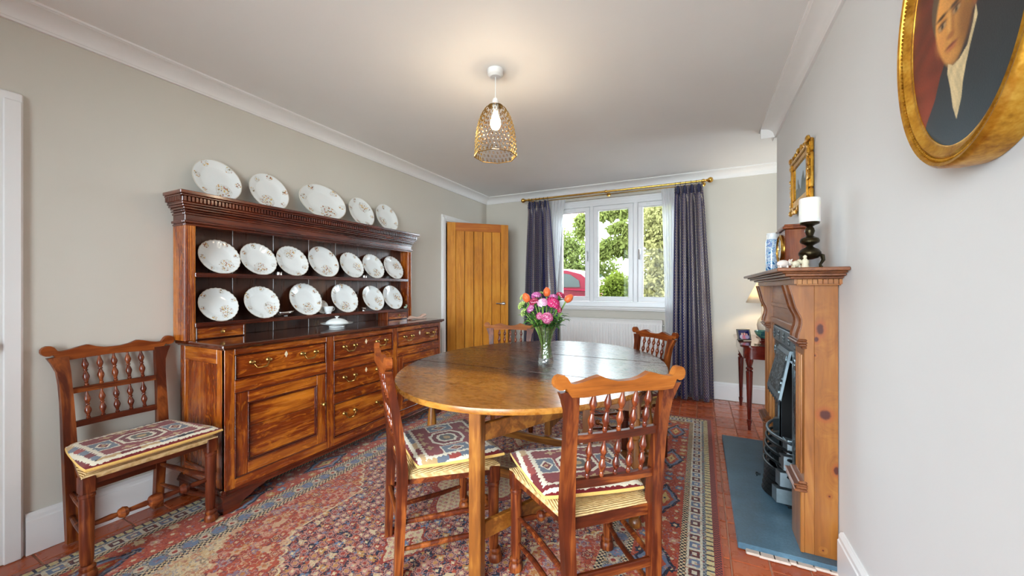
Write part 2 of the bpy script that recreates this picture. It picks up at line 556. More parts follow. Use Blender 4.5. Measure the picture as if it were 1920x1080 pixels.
# ------------------------------------------------------------------ garden doors added out of view behind the camera, to brighten the room
x0, x1, z0, z1 = ADDED_DOORS
d3 = thing('added_garden_doors', 'unseen white glazed garden doors added in the back wall for daylight', None, ((x0 + x1) / 2, YB, 0), kind='structure', world=True)
b = B(); yb = YB - .09
b.box(x0, x1, yb, yb + .07, z1 - .06, z1, .005); b.box(x0, x1, yb, yb + .07, z0, z0 + .06, .005)
xs = [x0 + (x1 - x0) * k / 2 for k in range(3)]
for k, xx in enumerate(xs): b.box(xx - (.0 if k == 0 else .045), xx + (.0 if k == 2 else .045), yb, yb + .07, z0, z1, .005)
obj('door_frame', b, M_UPVC, d3)
for k in range(2): obj('glass_pane', B().box(xs[k] + .045, xs[k + 1] - .045, yb + .03, yb + .036, z0 + .06, z1 - .06), M_PANE, d3, smooth=None)

# ------------------------------------------------------------------ doors in the left wall
def architrave(y0, y1, zt_, w=.07):
    b = B()
    for a, c in ((y0 - w, y0), (y1, y1 + w)):
        b.box(XL, XL + .018, a, c, 0, zt_ + w, .005); m = (a + c) / 2
        b.box(XL + .016, XL + .026, m - .022, m + .030, 0, zt_ + w * .5, .004)
    b.box(XL, XL + .018, y0 - .002, y1 + .002, zt_, zt_ + w, .005)
    b.box(XL + .016, XL + .024, y0, y1, zt_ + .018, zt_ + .052, .004)
    b.box(XL - T, XL + .004, y0, y0 + .022, 0, zt_, .003); b.box(XL - T, XL + .004, y1 - .022, y1, 0, zt_, .003); b.box(XL - T, XL + .004, y0, y1, zt_ - .022, zt_, .003)
    return b


d1 = thing('door_1', 'white panelled door at the left edge with a glass knob', None, (XL, .1, 0), kind='structure', world=True)
obj('door_frame', architrave(*D1), M_WHITE, d1)
y0, y1, zt_ = D1[0] + .024, D1[1] - .024, D1[2] - .025
xd = XL - .012
b = B().box(xd - .04, xd - .012, y0, y1, .008, zt_)
st = .10
for a, c in ((y0, y0 + st), (y1 - st, y1)): b.box(xd - .04, xd, a, c, .008, zt_, .004)
for a, c in ((.008, .22), (.86, 1.0), (zt_ - .11, zt_)): b.box(xd - .04, xd, y0 + st, y1 - st, a, c, .004)
m = (y0 + y1) / 2; b.box(xd - .04, xd, m - .05, m + .05, .22, zt_ - .11, .004)
leaf = obj('door_leaf', b, M_WHITE, d1)
g = G('crystal_glass'); M_CRYSTAL = g.done((.97, .98, .98), .03, trans=1.0); g.p.inputs['IOR'].default_value = 1.5
M_BRASS = plain('polished_brass', hexc(214, 170, 84), .22, 1.0, speck=.12, sc=30)
M_AGED = plain('aged_brass', hexc(176, 140, 78), .28, 1.0, speck=.3, sc=40)
ky, kz = .452, .95
obj('knob_rose', B().lathe([(.028, 0), (.028, .006), (.012, .010), (.010, .03)], 20, tr(xd, ky, kz) @ rot('Y', 90)), M_BRASS, leaf)
obj('door_knob', B().lathe([(.010, .026), (.024, .032), (.028, .044), (.024, .058), (.012, .066), (.001, .067)], 10, tr(xd, ky, kz) @ rot('Y', 90)), M_CRYSTAL, leaf, smooth=None)

d2 = thing('door_2', 'oak plank door standing half open beside the dresser', None, (XL, 3.7, 0), kind='structure', world=True)
obj('door_frame', architrave(*D2), M_WHITE, d2)
M_OAKD = wood('golden_oak_door', hexc(150, 86, 18), hexc(190, 120, 32), hexc(212, 148, 54), 'z', 1.0, .34, .15, fleck=.15)
M_OAKDX = wood('golden_oak_door_rail', hexc(146, 74, 22), hexc(172, 96, 30), hexc(196, 124, 48), 'x', 1.0, .34, .15)
# leaf in its own frame: hinge at the origin, width along +x, rotated about the hinge
DW, DH = .762, 1.978
lf = B(); tk = .040
lf.box(0, .098, 0, tk, 0, DH, .003)
Mleaf = tr(-2.692, 3.718, .008) @ rot('Z', 45)
leaf2 = obj('door_stile', lf, M_OAKD, None); leaf2.matrix_world = Mleaf
attach(leaf2, d2); leaf2.matrix_basis = Mleaf
def leafpart(name, b, mat, par=None):
    o = obj(name, b, mat, None); o.parent = leaf2; return o
leafpart('door_rail', B().box(.098, DW - .098, 0, tk, DH - .10, DH, .003), M_OAKDX)
leafpart('door_rail', B().box(.098, DW - .098, 0, tk, 0, .2, .003), M_OAKDX)
leafpart('door_stile', B().box(DW - .098, DW, 0, tk, 0, DH, .003), M_OAKD)
leafpart('core', B().box(.09, DW - .09, .014, tk - .014, .1, DH - .05), plain('dark_groove', hexc(70, 34, 10), .7))
nw = 5; pw = (DW - .196) / nw
for k in range(nw):
    leafpart('plank', B().box(.098 + k * pw + .003, .098 + (k + 1) * pw - .003, .006, tk - .006, .19, DH - .09, .005), M_OAKD)
b = B().box(DW - .085, DW - .045, -.008, 0, .98, 1.02, .004)
b.tube([(DW - .062, -.006, 1.0), (DW - .062, -.045, 1.0), (DW - .075, -.052, 1.0), (DW - .175, -.050, 1.002)], [.010, .010, .010, .008], 10)
leafpart('lever_handle', b, M_CHROME)

# ================================================================== rug
def rug_material():
    g = G('persian_rug_wool')
    x, y, z = g.sep(g.tc())
    wob = g.noise(g.tc(), 40, 2) - .5
    x = x + wob * .006; y = y + wob * -.006
    ax, ay = g.abs(x), g.abs(y)
    ox, oy = ax - .825, ay - 1.335
    o = g.max(ox, oy)                                   # distance outwards from the field edge
    side = ox > oy
    t = side * y + (1 - side) * x                       # runs along the border
    red, orange, cream = hexc(150, 48, 30), hexc(178, 74, 42), hexc(208, 182, 142)
    navy, blue, ochre, pink, black = hexc(30, 30, 52), hexc(104, 116, 140), hexc(186, 132, 66), hexc(188, 128, 112), hexc(24, 18, 24)
    pal = [(0, red), (.2, pink), (.38, ochre), (.52, cream), (.66, blue), (.8, orange), (.92, navy)]

    def rosettes(px, py, p, r, seed, amp=.18, petals=6):
        cx, cy = px / p, py / p
        row = g.floor(cy)
        cx = cx + g.fract(row * .5)
        h = g.white(g.comb(g.floor(cx), row, seed))
        qx, qy = g.fract(cx) - .5, g.fract(cy) - .5
        th = g.m('ARCTAN2', qy, qx)
        d = g.len2(qx, qy) * (1 + amp * g.sin(th * petals))
        return d / r, h

    # field: three grounds, stepped lozenge outlines with a scalloped line
    u = ax + ay + g.abs(g.sin(t * 0 + (ax - ay) * 34)) * .03
    dark = g.m('MULTIPLY', u < 1.42, 1 - (ax > .55) * (u > 1.01))
    cre = u > 1.83
    ground = g.mix(dark, g.mix(cre, orange, cream), navy)
    line = g.max(g.between(u, 1.42, 1.435) * (ax < .56), g.between(u, 1.0, 1.016) * (ax > .55))
    line = g.max(line, g.between(ax, .548, .557) * g.between(u, 1.0, 1.43))
    d1, h1 = rosettes(x, y, .068, .36, 1.0)
    d2, h2 = rosettes(x + .034, y + .034, .068, .27, 2.0, .25, 4)
    d3, h3 = rosettes(x + .016, y - .010, .034, .30, 3.0, .3, 5)
    vd, vc = g.voro(g.tc(), 85)
    tend = g.abs(g.noise(g.tc(), 42, 2, .5, 1.2) - .5) < .035
    c = g.mix(tend * .8, ground, g.mix(dark, navy, orange))
    c = g.mix((d3 < 1) * (h3 > .25), c, g.ramp(h3, pal, 'CONSTANT'))
    c = g.mix(d2 < 1, c, g.ramp(h2, pal, 'CONSTANT'))
    c = g.mix(d2 < .45, c, cream)
    c = g.mix(d1 < 1, c, g.mix(dark, g.ramp(g.fract(h1 * 3.1), pal, 'CONSTANT'), pink))
    c = g.mix(g.between(d1, .62, .78), c, g.mix(dark, cream, navy))
    c = g.mix(d1 < .38, c, g.ramp(g.fract(h1 * 7.7), [(0, red), (.35, cream), (.7, ochre)], 'CONSTANT'))
    c = g.mix((1 - dark) * .35 * (1 - cre), c, orange)
    c = g.mix(cre * .45, c, cream)
    # small pendant medallion and central medallion
    for cy, w, hgt in ((.68, .10, .13), (0.0, .30, .42)):
        md = g.abs(x) / w + g.abs(ay - cy) / hgt + g.sin(g.m('ARCTAN2', ay - cy, x) * 10) * .06
        c = g.mix(md < 1.15, c, red); c = g.mix(md < 1.0, c, g.mix((d3 < .9), cream, pink)); c = g.mix(md < .45, c, red); c = g.mix(md < .25, c, g.mix(d3 < .8, blue, cream))
    c = g.mix(line, c, cream)

    def border(col, a, b_): return lambda cc: g.mix(g.between(o, a, b_), cc, col)
    chk = g.fract(t / .022 + g.floor(o / .011) * .5) < .5
    checks = g.mix(chk, cream, black)
    # inner guard: cream ground, blue rosettes
    ts = g.fract(t / .118) - .5
    dg = g.len2(ts * .118, (o - .068)) / .03
    alt = g.len2((g.abs(ts) - .5) * .118, (o - .068)) / .03
    gi = g.mix(tend, g.mix(vd * 1.6, cream, hexc(150, 146, 138)), black)
    gi = g.mix(dg < 1, gi, blue); gi = g.mix(alt < .75, gi, hexc(196, 176, 150)); gi = g.mix(alt < .35, gi, red)
    c = border(checks, 0, .03)(c)
    c = border(gi, .03, .105)(c)
    c = border(checks, .105, .13)(c)
    # main border: red with lozenge cartouches
    tm = g.abs(g.fract(t / .56) - .5) * .56
    md = tm / .17 + g.abs(o - .228) / .085 + g.sin(tm * 70) * .05
    db, hb = rosettes(t, o, .066, .34, 5.0)
    mb = g.mix((db < 1) * (hb > .3), g.mix(tend, orange, red), g.ramp(hb, pal, 'CONSTANT'))
    mb = g.mix(db < .4, mb, cream)
    mb = g.mix(md < 1.0, mb, navy); mb = g.mix(md < .82, mb, blue); mb = g.mix(md < .6, mb, orange); mb = g.mix(md < .36, mb, hexc(214, 178, 110)); mb = g.mix(md < .1, mb, navy)
    c = border(mb, .13, .325)(c)
    c = border(checks, .325, .355)(c)
    t2 = g.fract(t / .062) - .5
    cell = g.fract(g.floor(t / .062) * .5) > .25
    dm = g.max(g.abs(t2 * .062) / .024, g.abs(o - .387) / .022)
    wb = g.mix(g.between(dm, .45, 1.0), hexc(210, 200, 178), g.mix(cell, blue, hexc(92, 40, 40)))
    c = border(wb, .355, .42)(c)
    c = border(g.mix(chk, hexc(140, 142, 140), hexc(80, 84, 92)), .42, .435)(c)
    c = border(g.mix(g.fract(t / .035) < .25, hexc(206, 188, 136), navy), .435, .465)(c)
    c = border(g.mix(g.fract(t / .016 + g.floor(o / .009) * .5) < .5, hexc(160, 70, 50), hexc(74, 36, 42)), .465, .494)(c)
    c = border(hexc(180, 78, 46), .494, .6)(c)
    vd2, vc2 = g.voro(g.tc(), 120)
    k1, k2, _k = g.sep(vc2)
    c = g.mix((k1 > .74) * .5 * (o < .465), c, g.ramp(k2, pal + [(.97, black)], 'CONSTANT'))
    pile = g.noise(g.tc(), 420, 2)
    c = g.mix(vd * .35, c, g.mix(pile, black, c))
    return g.done(c, .95, 0, g.bump(pile, .35, .004), spec=.1, sheen=.15)


rx0, rx1, ry0, ry1 = RUG
rcx, rcy = -1.235, 2.05
rug = obj('persian_rug', B().grid(lambda u, v: (rx0 + (rx1 - rx0) * u - rcx + .006 * math.sin(v * 9) * (u == 1), ry0 + (ry1 - ry0) * v - rcy + .006 * math.sin(u * 14) * (v == 1), .008), 60, 80), rug_material(), None, smooth=None, recalc=False)
rug.location = (rcx, rcy, 0)
sm = rug.modifiers.new('pile', 'SOLIDIFY'); sm.thickness = .008; sm.offset = -1
tag(rug, 'large red and navy patterned rug under the table and chairs', 'rug')
ZR = .008                                                # top of the rug

# ================================================================== dresser
def pieces(name, boxes, mat, parent, bev=.002):
    return [obj(name, B().box(*q, bev), mat, parent) for q in boxes]


dk, md_, lt = hexc(56, 18, 7), hexc(124, 50, 12), hexc(206, 120, 34)
M_DRY = wood('red_oak_along_y', dk, md_, lt, 'y', 1.0, .26, .45, fleck=.42)
M_DRZ = wood('red_oak_along_z', dk, md_, lt, 'z', 1.0, .26, .45, fleck=.32)
M_DRX = wood('red_oak_along_x', dk, md_, lt, 'x', 1.0, .26, .45, fleck=.25)
M_DRD = wood('dark_oak_along_y', hexc(34, 10, 6), hexc(74, 24, 10), hexc(112, 46, 20), 'y', 1.0, .24, .5)
M_DRB = wood('dark_oak_back_boards', hexc(36, 16, 10), hexc(62, 30, 18), hexc(88, 48, 30), 'z', 1.0, .30, .35)
M_TOPW = wood('polished_dresser_top', hexc(30, 12, 8), hexc(66, 26, 12), hexc(104, 46, 20), 'y', 1.0, .16, .6, bump=.05, crough=.06)
M_IVORY = plain('ivory_inlay', hexc(222, 206, 170), .4)
DY0, DY1 = 1.132, 2.992
XD0, XDF = -2.705, -2.250                                # back, face
dr = thing('dresser', 'tall red oak dresser with open plate rack, brass handled drawers and cupboards', 'dresser', (-2.47, 2.06, ZR), world=True)
obj('carcass', B().box(XD0, XDF - .022, DY0 + .012, DY1 - .004, .115, .874), M_DRD, dr)
# end panel of the near side
pieces('end_stile', [(XD0, XD0 + .05, DY0, DY0 + .016, .12, .875), (XDF - .075, XDF - .002, DY0, DY0 + .016, .12, .875)], M_DRZ, dr, .003)
pieces('end_rail', [(XD0 + .05, XDF - .075, DY0, DY0 + .016, .79, .875), (XD0 + .05, XDF - .075, DY0, DY0 + .016, .12, .21)], M_DRX, dr, .003)
obj('end_panel', B().box(XD0 + .045, XDF - .07, DY0 + .008, DY0 + .02, .20, .80, .004), M_DRZ, dr)
# face frame
stiles = ((DY0, 1.182), (1.742, 1.800), (2.358, 2.412), (2.966, DY1))
pieces('face_stile', [(XDF - .024, XDF, a, c, .12, .875) for a, c in stiles], M_DRZ, dr)
bays = ((1.182, 1.742), (1.800, 2.358), (2.412, 2.966))
pieces('face_rail', [(XDF - .024, XDF, a, c, z0, z1) for a, c in bays for z0, z1 in ((.838, .875), (.632, .700), (.12, .170))] + [(XDF - .024, XDF, 1.800, 2.358, .405, .470)], M_DRY, dr)
# bead around every opening
def bead(b, a, c, z0, z1, x=XDF):
    w = .007
    for q in ((a, a + w, z0, z1), (c - w, c, z0, z1), (a, c, z0, z0 + w), (a, c, z1 - w, z1)): b.box(x - .01, x + .005, q[0], q[1], q[2], q[3], .002)


handle_me = None
def brass_handle(parent, y, z, w=.092, x=XDF):
    b = B()
    for s_ in (-1, 1):
        b.lathe([(.013, 0), (.013, .003), (.009, .006), (.006, .014), (.010, .018), (.010, .024), (.001, .028)], 12, tr(x, y + s_ * w / 2, z) @ rot('Y', 90))
    pts = []
    for k in range(17):
        a = -1 + 2 * k / 16
        aa = abs(a)
        yy = y + a * w / 2 * (1 if aa > .8 else .93)
        zz = z - .034 * (1 - max(0, (aa - .55) / .45) ** 1.6) + (.004 if aa > .93 else 0)
        pts.append((x + .018 + .006 * (1 - aa), yy, zz))
    b.tube(pts, [.0042 - .0008 * abs(-1 + 2 * k / 16) for k in range(17)], 8)
    o = obj('bail_handle', b, M_AGED, parent); return o


def escutcheon(parent, y, z, x=XDF + .0005):
    b = B().prism([(y - .010, z), (y, z - .019), (y + .010, z), (y, z + .019)], 'yz', x, x + .002)
    obj('escutcheon', b, M_IVORY, parent, smooth=None)


def drawer(a, c, z0, z1, esc=True, hz=.5):
    b = B().box(XDF - .02, XDF - .002, a + .009, c - .009, z0 + .009, z1 - .009, .003)
    d = obj('drawer', b, M_DRY, dr)
    b = B(); bead(b, a, c, z0, z1); obj('bead', b, M_DRD, d)
    w = c - a; zz = z0 + (z1 - z0) * .62
    for k in (.235, .775): brass_handle(d, a + w * k, zz, x=XDF - .002)
    if esc: escutcheon(d, a + w * .51, z0 + (z1 - z0) * .72, XDF - .002)


for a, c in bays: drawer(a, c, .700, .838)
drawer(1.800, 2.358, .470, .632); drawer(1.800, 2.358, .170, .405, False)


def cupboard(a, c, z0, z1, knob_y):
    s = .068
    d = obj('door', B().box(XDF - .023, XDF - .020, a + .004, c - .004, z0 + .004, z1 - .004), M_DRZ, dr)
    pieces('door_stile', [(XDF - .02, XDF - .001, a + .004, a + s, z0 + .004, z1 - .004), (XDF - .02, XDF - .001, c - s, c - .004, z0 + .004, z1 - .004)], M_DRZ, d, .003)
    pieces('door_rail', [(XDF - .02, XDF - .001, a + s, c - s, z0 + .004, z0 + s), (XDF - .02, XDF - .001, a + s, c - s, z1 - s, z1 - .004)], M_DRY, d, .003)
    b = B(); bead(b, a + s - .002, c - s + .002, z0 + s - .002, z1 - s + .002, XDF - .002); bead(b, a + s + .006, c - s - .006, z0 + s + .006, z1 - s - .006, XDF - .007)
    obj('panel_moulding', b, M_DRD, d)
    b = B(); bead(b, a - .001, c + .001, z0 - .001, z1 + .001, XDF - .001); obj('bead', b, M_DRD, d)
    zm = z0 + (z1 - z0) * .56
    for q0, q1 in ((z0 + s, zm - .001), (zm + .001, z1 - s)):
        obj('panel_board', B().box(XDF - .020, XDF - .012, a + s, c - s, q0, q1, .002), M_DRY, d)
    obj('door_knob', B().lathe([(.009, 0), (.007, .006), (.006, .012), (.013, .019), (.014, .025), (.009, .031), (.001, .033)], 14, tr(XDF - .001, knob_y, .43) @ rot('Y', 90)), M_AGED, d)


cupboard(1.182, 1.742, .170, .632, 1.742 - .03)
cupboard(2.412, 2.966, .170, .632, 2.412 + .03)
# base moulding and bracket feet
def ogee(x0, z0, w, h): return [(x0, z0), (x0 + w, z0), (x0 + w, z0 + h * .25), (x0 + w * .75, z0 + h * .35), (x0 + w * .7, z0 + h * .6), (x0 + w * .35, z0 + h * .75), (x0 + w * .2, z0 + h), (x0, z0 + h)]
b = B().prism(ogee(XDF - .02, .096, .040, .034), 'xz', DY0 - .016, DY1 + .006)
b.prism([(2 * DY0 - .001 - a, z) for a, z in ogee(DY0 - .02 + .02, .096, .018, .034)], 'yz', XD0, XDF + .018)
obj('base_moulding', b, M_DRD, dr)
def bracket(y0, sgn):
    p = [(0, ZR), (.075, ZR), (.082, .030), (.105, .048), (.135, .056), (.160, .074), (.205, .084), (.225, .098), (0, .098)]
    return [(y0 + sgn * a, z) for a, z in p]
for y0, sg in ((DY0 - .010, 1), (DY1 + .002, -1)):
    b = B().prism(bracket(y0, sg), 'yz', XDF - .012, XDF + .012)
    if sg > 0: b.prism([(XDF + .0105 - (a - y0), z) for a, z in bracket(y0, 1)], 'xz', y0 - .0012, y0 + .022)
    obj('bracket_foot', b, M_DRD, dr)
    obj('back_foot', B().box(XD0 + .01, XD0 + .06, min(y0, y0 + sg * .06), max(y0, y0 + sg * .06), ZR, .098), M_DRD, dr)
obj('underframe', B().box(XD0, XDF - .03, DY0 + .02, DY1 - .02, .09, .118), M_DRD, dr)
# worktop
b = B().box(XD0, -2.216, 1.106, 3.016, .880, .902, .005); b.box(XD0, -2.232, 1.118, 3.006, .872, .882, .003)
obj('worktop', b, M_TOPW, dr)
# plate rack
HX = -2.572
RY0, RY1 = 1.098, 2.955
pieces('rack_side', [(XD0, HX - .014, a, c, .902, 1.5525) for a, c in ((RY0, RY0 + .022), (RY1 - .022, RY1))], M_DRZ, dr)
for a in (RY0, RY1 - .050):
    b = B().box(HX - .016, HX - .002, a, a + .050, .902, 1.565, .001)
    for k in range(4): b.tube([(HX - .003, a + .010 + k * .0095, .906), (HX - .003, a + .010 + k * .0095, 1.555)], .0042, 6)
    obj('reeded_stile', b, M_DRZ, dr)
bx = [RY0 + .02, 1.40, 1.66, 1.93, 2.17, 2.40, 2.62, 2.79, RY1 - .02]
for k in range(8):
    obj('back_board', B().box(XD0, XD0 + .012, bx[k] + .0012, bx[k + 1] - .0012, .902, 1.60, .002), M_DRB, dr)
for zs in (1.285, .998):
    b = B().box(XD0 + .012, HX - .004, RY0 + .02, RY1 - .02, zs - .020, zs, .001)
    b.box(HX - .012, HX + .003, RY0 + .047, RY1 - .047, zs - .023, zs + .003, .003)
    b.tube([(HX + .001, RY0 + .049, zs - .010), (HX + .001, RY1 - .049, zs - .010)], .005, 6)
    obj('shelf', b, M_DRD, dr)
for a, c in ((RY0 + .052, 1.408), (2.640, RY1 - .052)):
    b = B().box(HX - .10, HX - .004, a + .002, c - .002, .906, .972, .002)
    d = obj('spice_drawer', b, M_DRY, dr)
    b = B(); bead(b, a, c, .903, .974, HX - .004); obj('bead', b, M_DRD, d)
    obj('drawer_knob', B().lathe([(.006, 0), (.005, .007), (.010, .013), (.010, .019), (.001, .023)], 12, tr(HX - .004, (a + c) / 2, .940) @ rot('Y', 90)), M_AGED, d)
    e = c if c < 2 else a
    obj('drawer_divider', B().box(XD0 + .012, HX - .004, e - .006, e + .006, .902, .978, .001), M_DRZ, dr)
# frieze and cornice
b = B().box(XD0, HX - .002, RY0, RY1, 1.552, 1.665, .002)
for z0, z1, p in ((1.552, 1.562, .004), (1.566, 1.580, .010), (1.612, 1.624, .006), (1.628, 1.636, .012)):
    b.box(HX - .01, HX + p, RY0 - p, RY1 + p, z0, z1, .003)
    b.box(XD0, HX - .01, RY0 - p, RY0, z0, z1, .002); b.box(XD0, HX - .01, RY1, RY1 + p, z0, z1, .002)
obj('frieze', b, M_DRD, dr)
b = B()
for z0, z1, p in ((1.640, 1.652, .020), (1.652, 1.664, .032), (1.664, 1.676, .040), (1.676, 1.706, .040), (1.706, 1.716, .056), (1.716, 1.736, .064)):
    b.box(XD0, HX + p, RY0 - p * .75, RY1 + p * .75, z0, z1, .003)
obj('cornice', b, M_DRD, dr)
b = B()
y = RY0 - .026
while y < RY1 + .02:
    b.box(HX + .039, HX + .051, y, y + .011, 1.679, 1.704); y += .0185
x = XD0 + .01
while x < HX + .035:
    b.box(x, x + .011, RY0 - .041, RY0 - .029, 1.679, 1.704); b.box(x, x + .011, RY1 + .029, RY1 + .041, 1.679, 1.704); x += .0185
tag(obj('dentil_course', b, M_DRD, dr, smooth=None), kind='stuff')
RACK_TOP = 1.736

# ================================================================== china
def china_material():
    g = G('floral_porcelain')
    x, y, z = g.sep(g.tc())
    r_ = g.rnd()
    v = g.vscale(g.tc(), (1, 1, 0), g.comb(r_ * 11, r_ * 17, 0))
    spots = [(.22, -.46, .34), (.02, -.70, .18), (-.78, .10, .15), (-.42, .74, .16), (.55, .66, .15), (.84, -.05, .13), (-.58, -.60, .13)]
    mask = None
    for cx, cy, rr in spots:
        d = g.len2(x - cx, y - cy) / rr
        k = g.clamp(1.25 - d)
        mask = k if mask is None else g.max(mask, k)
    vd, vc = g.voro(v, 12)
    h = g.sep(vc)[0]; h2 = g.sep(vc)[1]
    petals = g.smooth(vd, .52, .40) * (h2 < (mask * 1.25 - .14))
    fine = g.smooth(g.abs(g.noise(v, 17, 3, .6, 1.5) - .5), .035, .012) * (mask > .25) * .75
    pal = g.ramp(h, [(0, hexc(196, 140, 44)), (.25, hexc(150, 84, 32)), (.45, hexc(214, 178, 90)), (.62, hexc(128, 120, 84)), (.78, hexc(176, 120, 104)), (.9, hexc(120, 66, 30))], 'CONSTANT')
    base = g.mix(g.noise(v, 3, 2), (.80, .835, .83), (.84, .86, .85))
    c = g.mix(fine, base, hexc(140, 128, 96))
    c = g.mix(petals * .9, c, pal)
    rim = g.len2(x, y)
    c = g.mix(g.between(rim, .965, 1.02) * .35, c, hexc(190, 160, 110))
    return g.done(c, .12, 0, coat=.4)


M_CHINA = china_material()
M_PORC = plain('white_porcelain', (.82, .84, .83), .12, coat=.4, speck=.015)


def plate_mesh(scallops=0, depth=.10, well=.62):
    prof = [(.001, .0), (well * .6, .0), (well * .94, .004), (well, .016), (well + .06, .034), (.86, depth * .75), (.97, depth), (1.0, depth + .004), (1.0, depth - .016), (.96, depth - .024), (.84, depth * .6 - .02), (well + .04, .0), (well * .9, -.026), (well * .82, -.028), (well * .8, -.018), (.001, -.018)]
    def scal(a, r):
        if not scallops: return 1
        k = max(0, (r - .72) / .28)
        return 1 + k * .022 * abs(math.cos(a * scallops / 2)) - k * .012
    b = B()
    seg = 96 if scallops else 48
    vs, fs = [], []
    for r, z in prof:
        for i in range(seg):
            a = 2 * PI * i / seg
            k = scal(a, r)
            dz = .012 * max(0, (r - .66) / .3) * math.cos(a * scallops + 6 * r) if scallops else 0
            vs.append((r * k * math.cos(a), r * k * math.sin(a), z + dz))
    n = len(prof)
    for j in range(n - 1):
        for i in range(seg):
            i2 = (i + 1) % seg
            fs.append((j * seg + i, j * seg + i2, (j + 1) * seg + i2, (j + 1) * seg + i))
    b.add(vs, fs)
    o = obj('plate', b, M_CHINA, None, smooth=50)
    me = o.data
    bpy.data.objects.remove(o)
    return me


PM = {'smooth': plate_mesh(0, .12), 'scallop': plate_mesh(26, .12), 'dinner': plate_mesh(0, .10, .66)}


def stand_plate(kind, name, label, yc, R, zs, xb, th, spin, group, Ry=None, cat='plate'):
    """a plate on edge: rim foot at (xb, yc, zs), leaning back by th degrees"""
    o = bpy.data.objects.new(name, PM[kind]); COL.objects.link(o)
    Rz = R if Ry is None else Ry                         # half height along the plate
    a = math.radians(th); dp = .12
    c = Vector((xb - Rz * math.sin(a) - dp * R * math.cos(a), yc, zs + Rz * math.cos(a) - dp * R * math.sin(a) + .012 * math.sin(a) * Rz + .002))
    n = Vector((math.cos(a), 0, math.sin(a))); lx = Vector((0, 1, 0)); ly = n.cross(lx)
    m = Matrix((lx, ly, n)).transposed().to_4x4()
    o.matrix_world = Matrix.Translation(c) @ m @ (rot('Z', spin) if Ry is None else Matrix.Identity(4)) @ Matrix.Diagonal((R, Rz, R, 1))
    return tag(o, label, cat, group)


g1 = 'floral plates along the dresser top'
stand_plate('dinner', 'serving_plate', 'floral plate on dresser top, first from the left door', 1.305, .134, RACK_TOP, -2.622, 17, 0, g1)
stand_plate('dinner', 'serving_plate', 'floral plate on dresser top, second from the left door', 1.620, .134, RACK_TOP, -2.622, 17, -40, g1)
stand_plate('smooth', 'oval_platter', 'wide oval floral platter in the middle of the dresser top', 2.035, .205, RACK_TOP, -2.612, 17, 30, g1, .146, 'platter')
stand_plate('dinner', 'serving_plate', 'floral plate on dresser top, just right of the oval platter', 2.420, .136, RACK_TOP, -2.622, 17, 120, g1)
stand_plate('smooth', 'serving_plate', 'floral plate on dresser top, nearest the oak door', 2.722, .137, RACK_TOP, -2.622, 17, -75, g1)
g2 = 'floral plates on the upper dresser shelf'
nm = ['first', 'second', 'third', 'fourth', 'fifth', 'sixth', 'seventh']
for k, (a, c, kind, sp) in enumerate(((1.194, 1.420, 'scallop', 10), (1.423, 1.653, 'scallop', -20), (1.657, 1.891, 'scallop', 160), (1.895, 2.164, 'dinner', -12), (2.180, 2.411, 'scallop', 60), (2.411, 2.656, 'scallop', 0), (2.656, 2.912, 'scallop', 90))):
    R = min((c - a) / 2, .118) if k != 3 else .130
    lab = 'larger plain-rimmed floral plate in the middle of the upper shelf' if k == 3 else f'scalloped floral plate on upper dresser shelf, {nm[k]} from left'
    stand_plate(kind, 'dinner_plate' if k == 3 else 'scalloped_plate', lab, (a + c) / 2 - .006, R, 1.2855, -2.590 if k != 3 else -2.584, 23, sp, g2)
g3 = 'floral plates on the lower dresser shelf'
for k, (a, c, sp, kind) in enumerate(((1.189, 1.404, 20, 'scallop'), (1.442, 1.668, 30, 'scallop'), (1.734, 2.017, -15, 'scallop'), (2.079, 2.365, -30, 'scallop'), (2.411, 2.649, 45, 'dinner'), (2.649, 2.889, 70, 'smooth'))):
    R = min((c - a) / 2, .126)
    stand_plate(kind, 'scalloped_plate' if kind == 'scallop' else 'dinner_plate', ('deep scalloped' if k == 0 else 'scalloped' if kind == 'scallop' else 'plain-rimmed') + f' floral plate on lower dresser shelf, {nm[k]} from left', (a + c) / 2 - .004, R, .9985, -2.588, 22, sp, g3)

M_SILVER = plain('polished_silver', (.80, .80, .80), .14, 1.0)
def small_ring(y, label):
    o = obj('napkin_ring', B().lathe([(.0205, 0), (.0225, .002), (.021, .010), (.021, .016), (.0225, .024), (.0205, .026), (.0185, .024), (.0185, .002), (.0205, 0)], 24), M_SILVER)
    o.location = (-2.612, y, 1.2856); tag(o, label, 'napkin ring', 'silver napkin rings on the upper shelf')
small_ring(1.650, 'silver napkin ring on the upper shelf between the left plates')
small_ring(2.400, 'silver napkin ring on the upper shelf between the right plates')
# silver gravy boat
t = thing('gravy_boat', 'small silver gravy boat on the lower dresser shelf', 'gravy boat', (-2.616, 1.702, .9986))
def boat(u, v):
    a = 2 * PI * u
    r = .010 + .021 * math.sin(min(1, v * 1.15) * PI / 2)
    k = 1 + (.65 if math.cos(a) > 0 else .35) * abs(math.cos(a)) ** 3 * v
    return (r * math.sin(a) * .95, r * k * math.cos(a) * 1.25, .004 + .028 * v + .010 * v * max(0, math.cos(a)) ** 3)
b = B().grid(boat, 24, 8, closeu=True); b.lathe([(.016, 0), (.017, .002), (.010, .006)], 16)
o = obj('bowl', b, M_SILVER, t); s_ = o.modifiers.new('wall', 'SOLIDIFY'); s_.thickness = .0015
obj('handle', B().tube([(0, -.034, .032), (0, -.052, .040), (0, -.060, .030), (0, -.050, .016), (0, -.030, .012)], .0025, 8), M_SILVER, t)
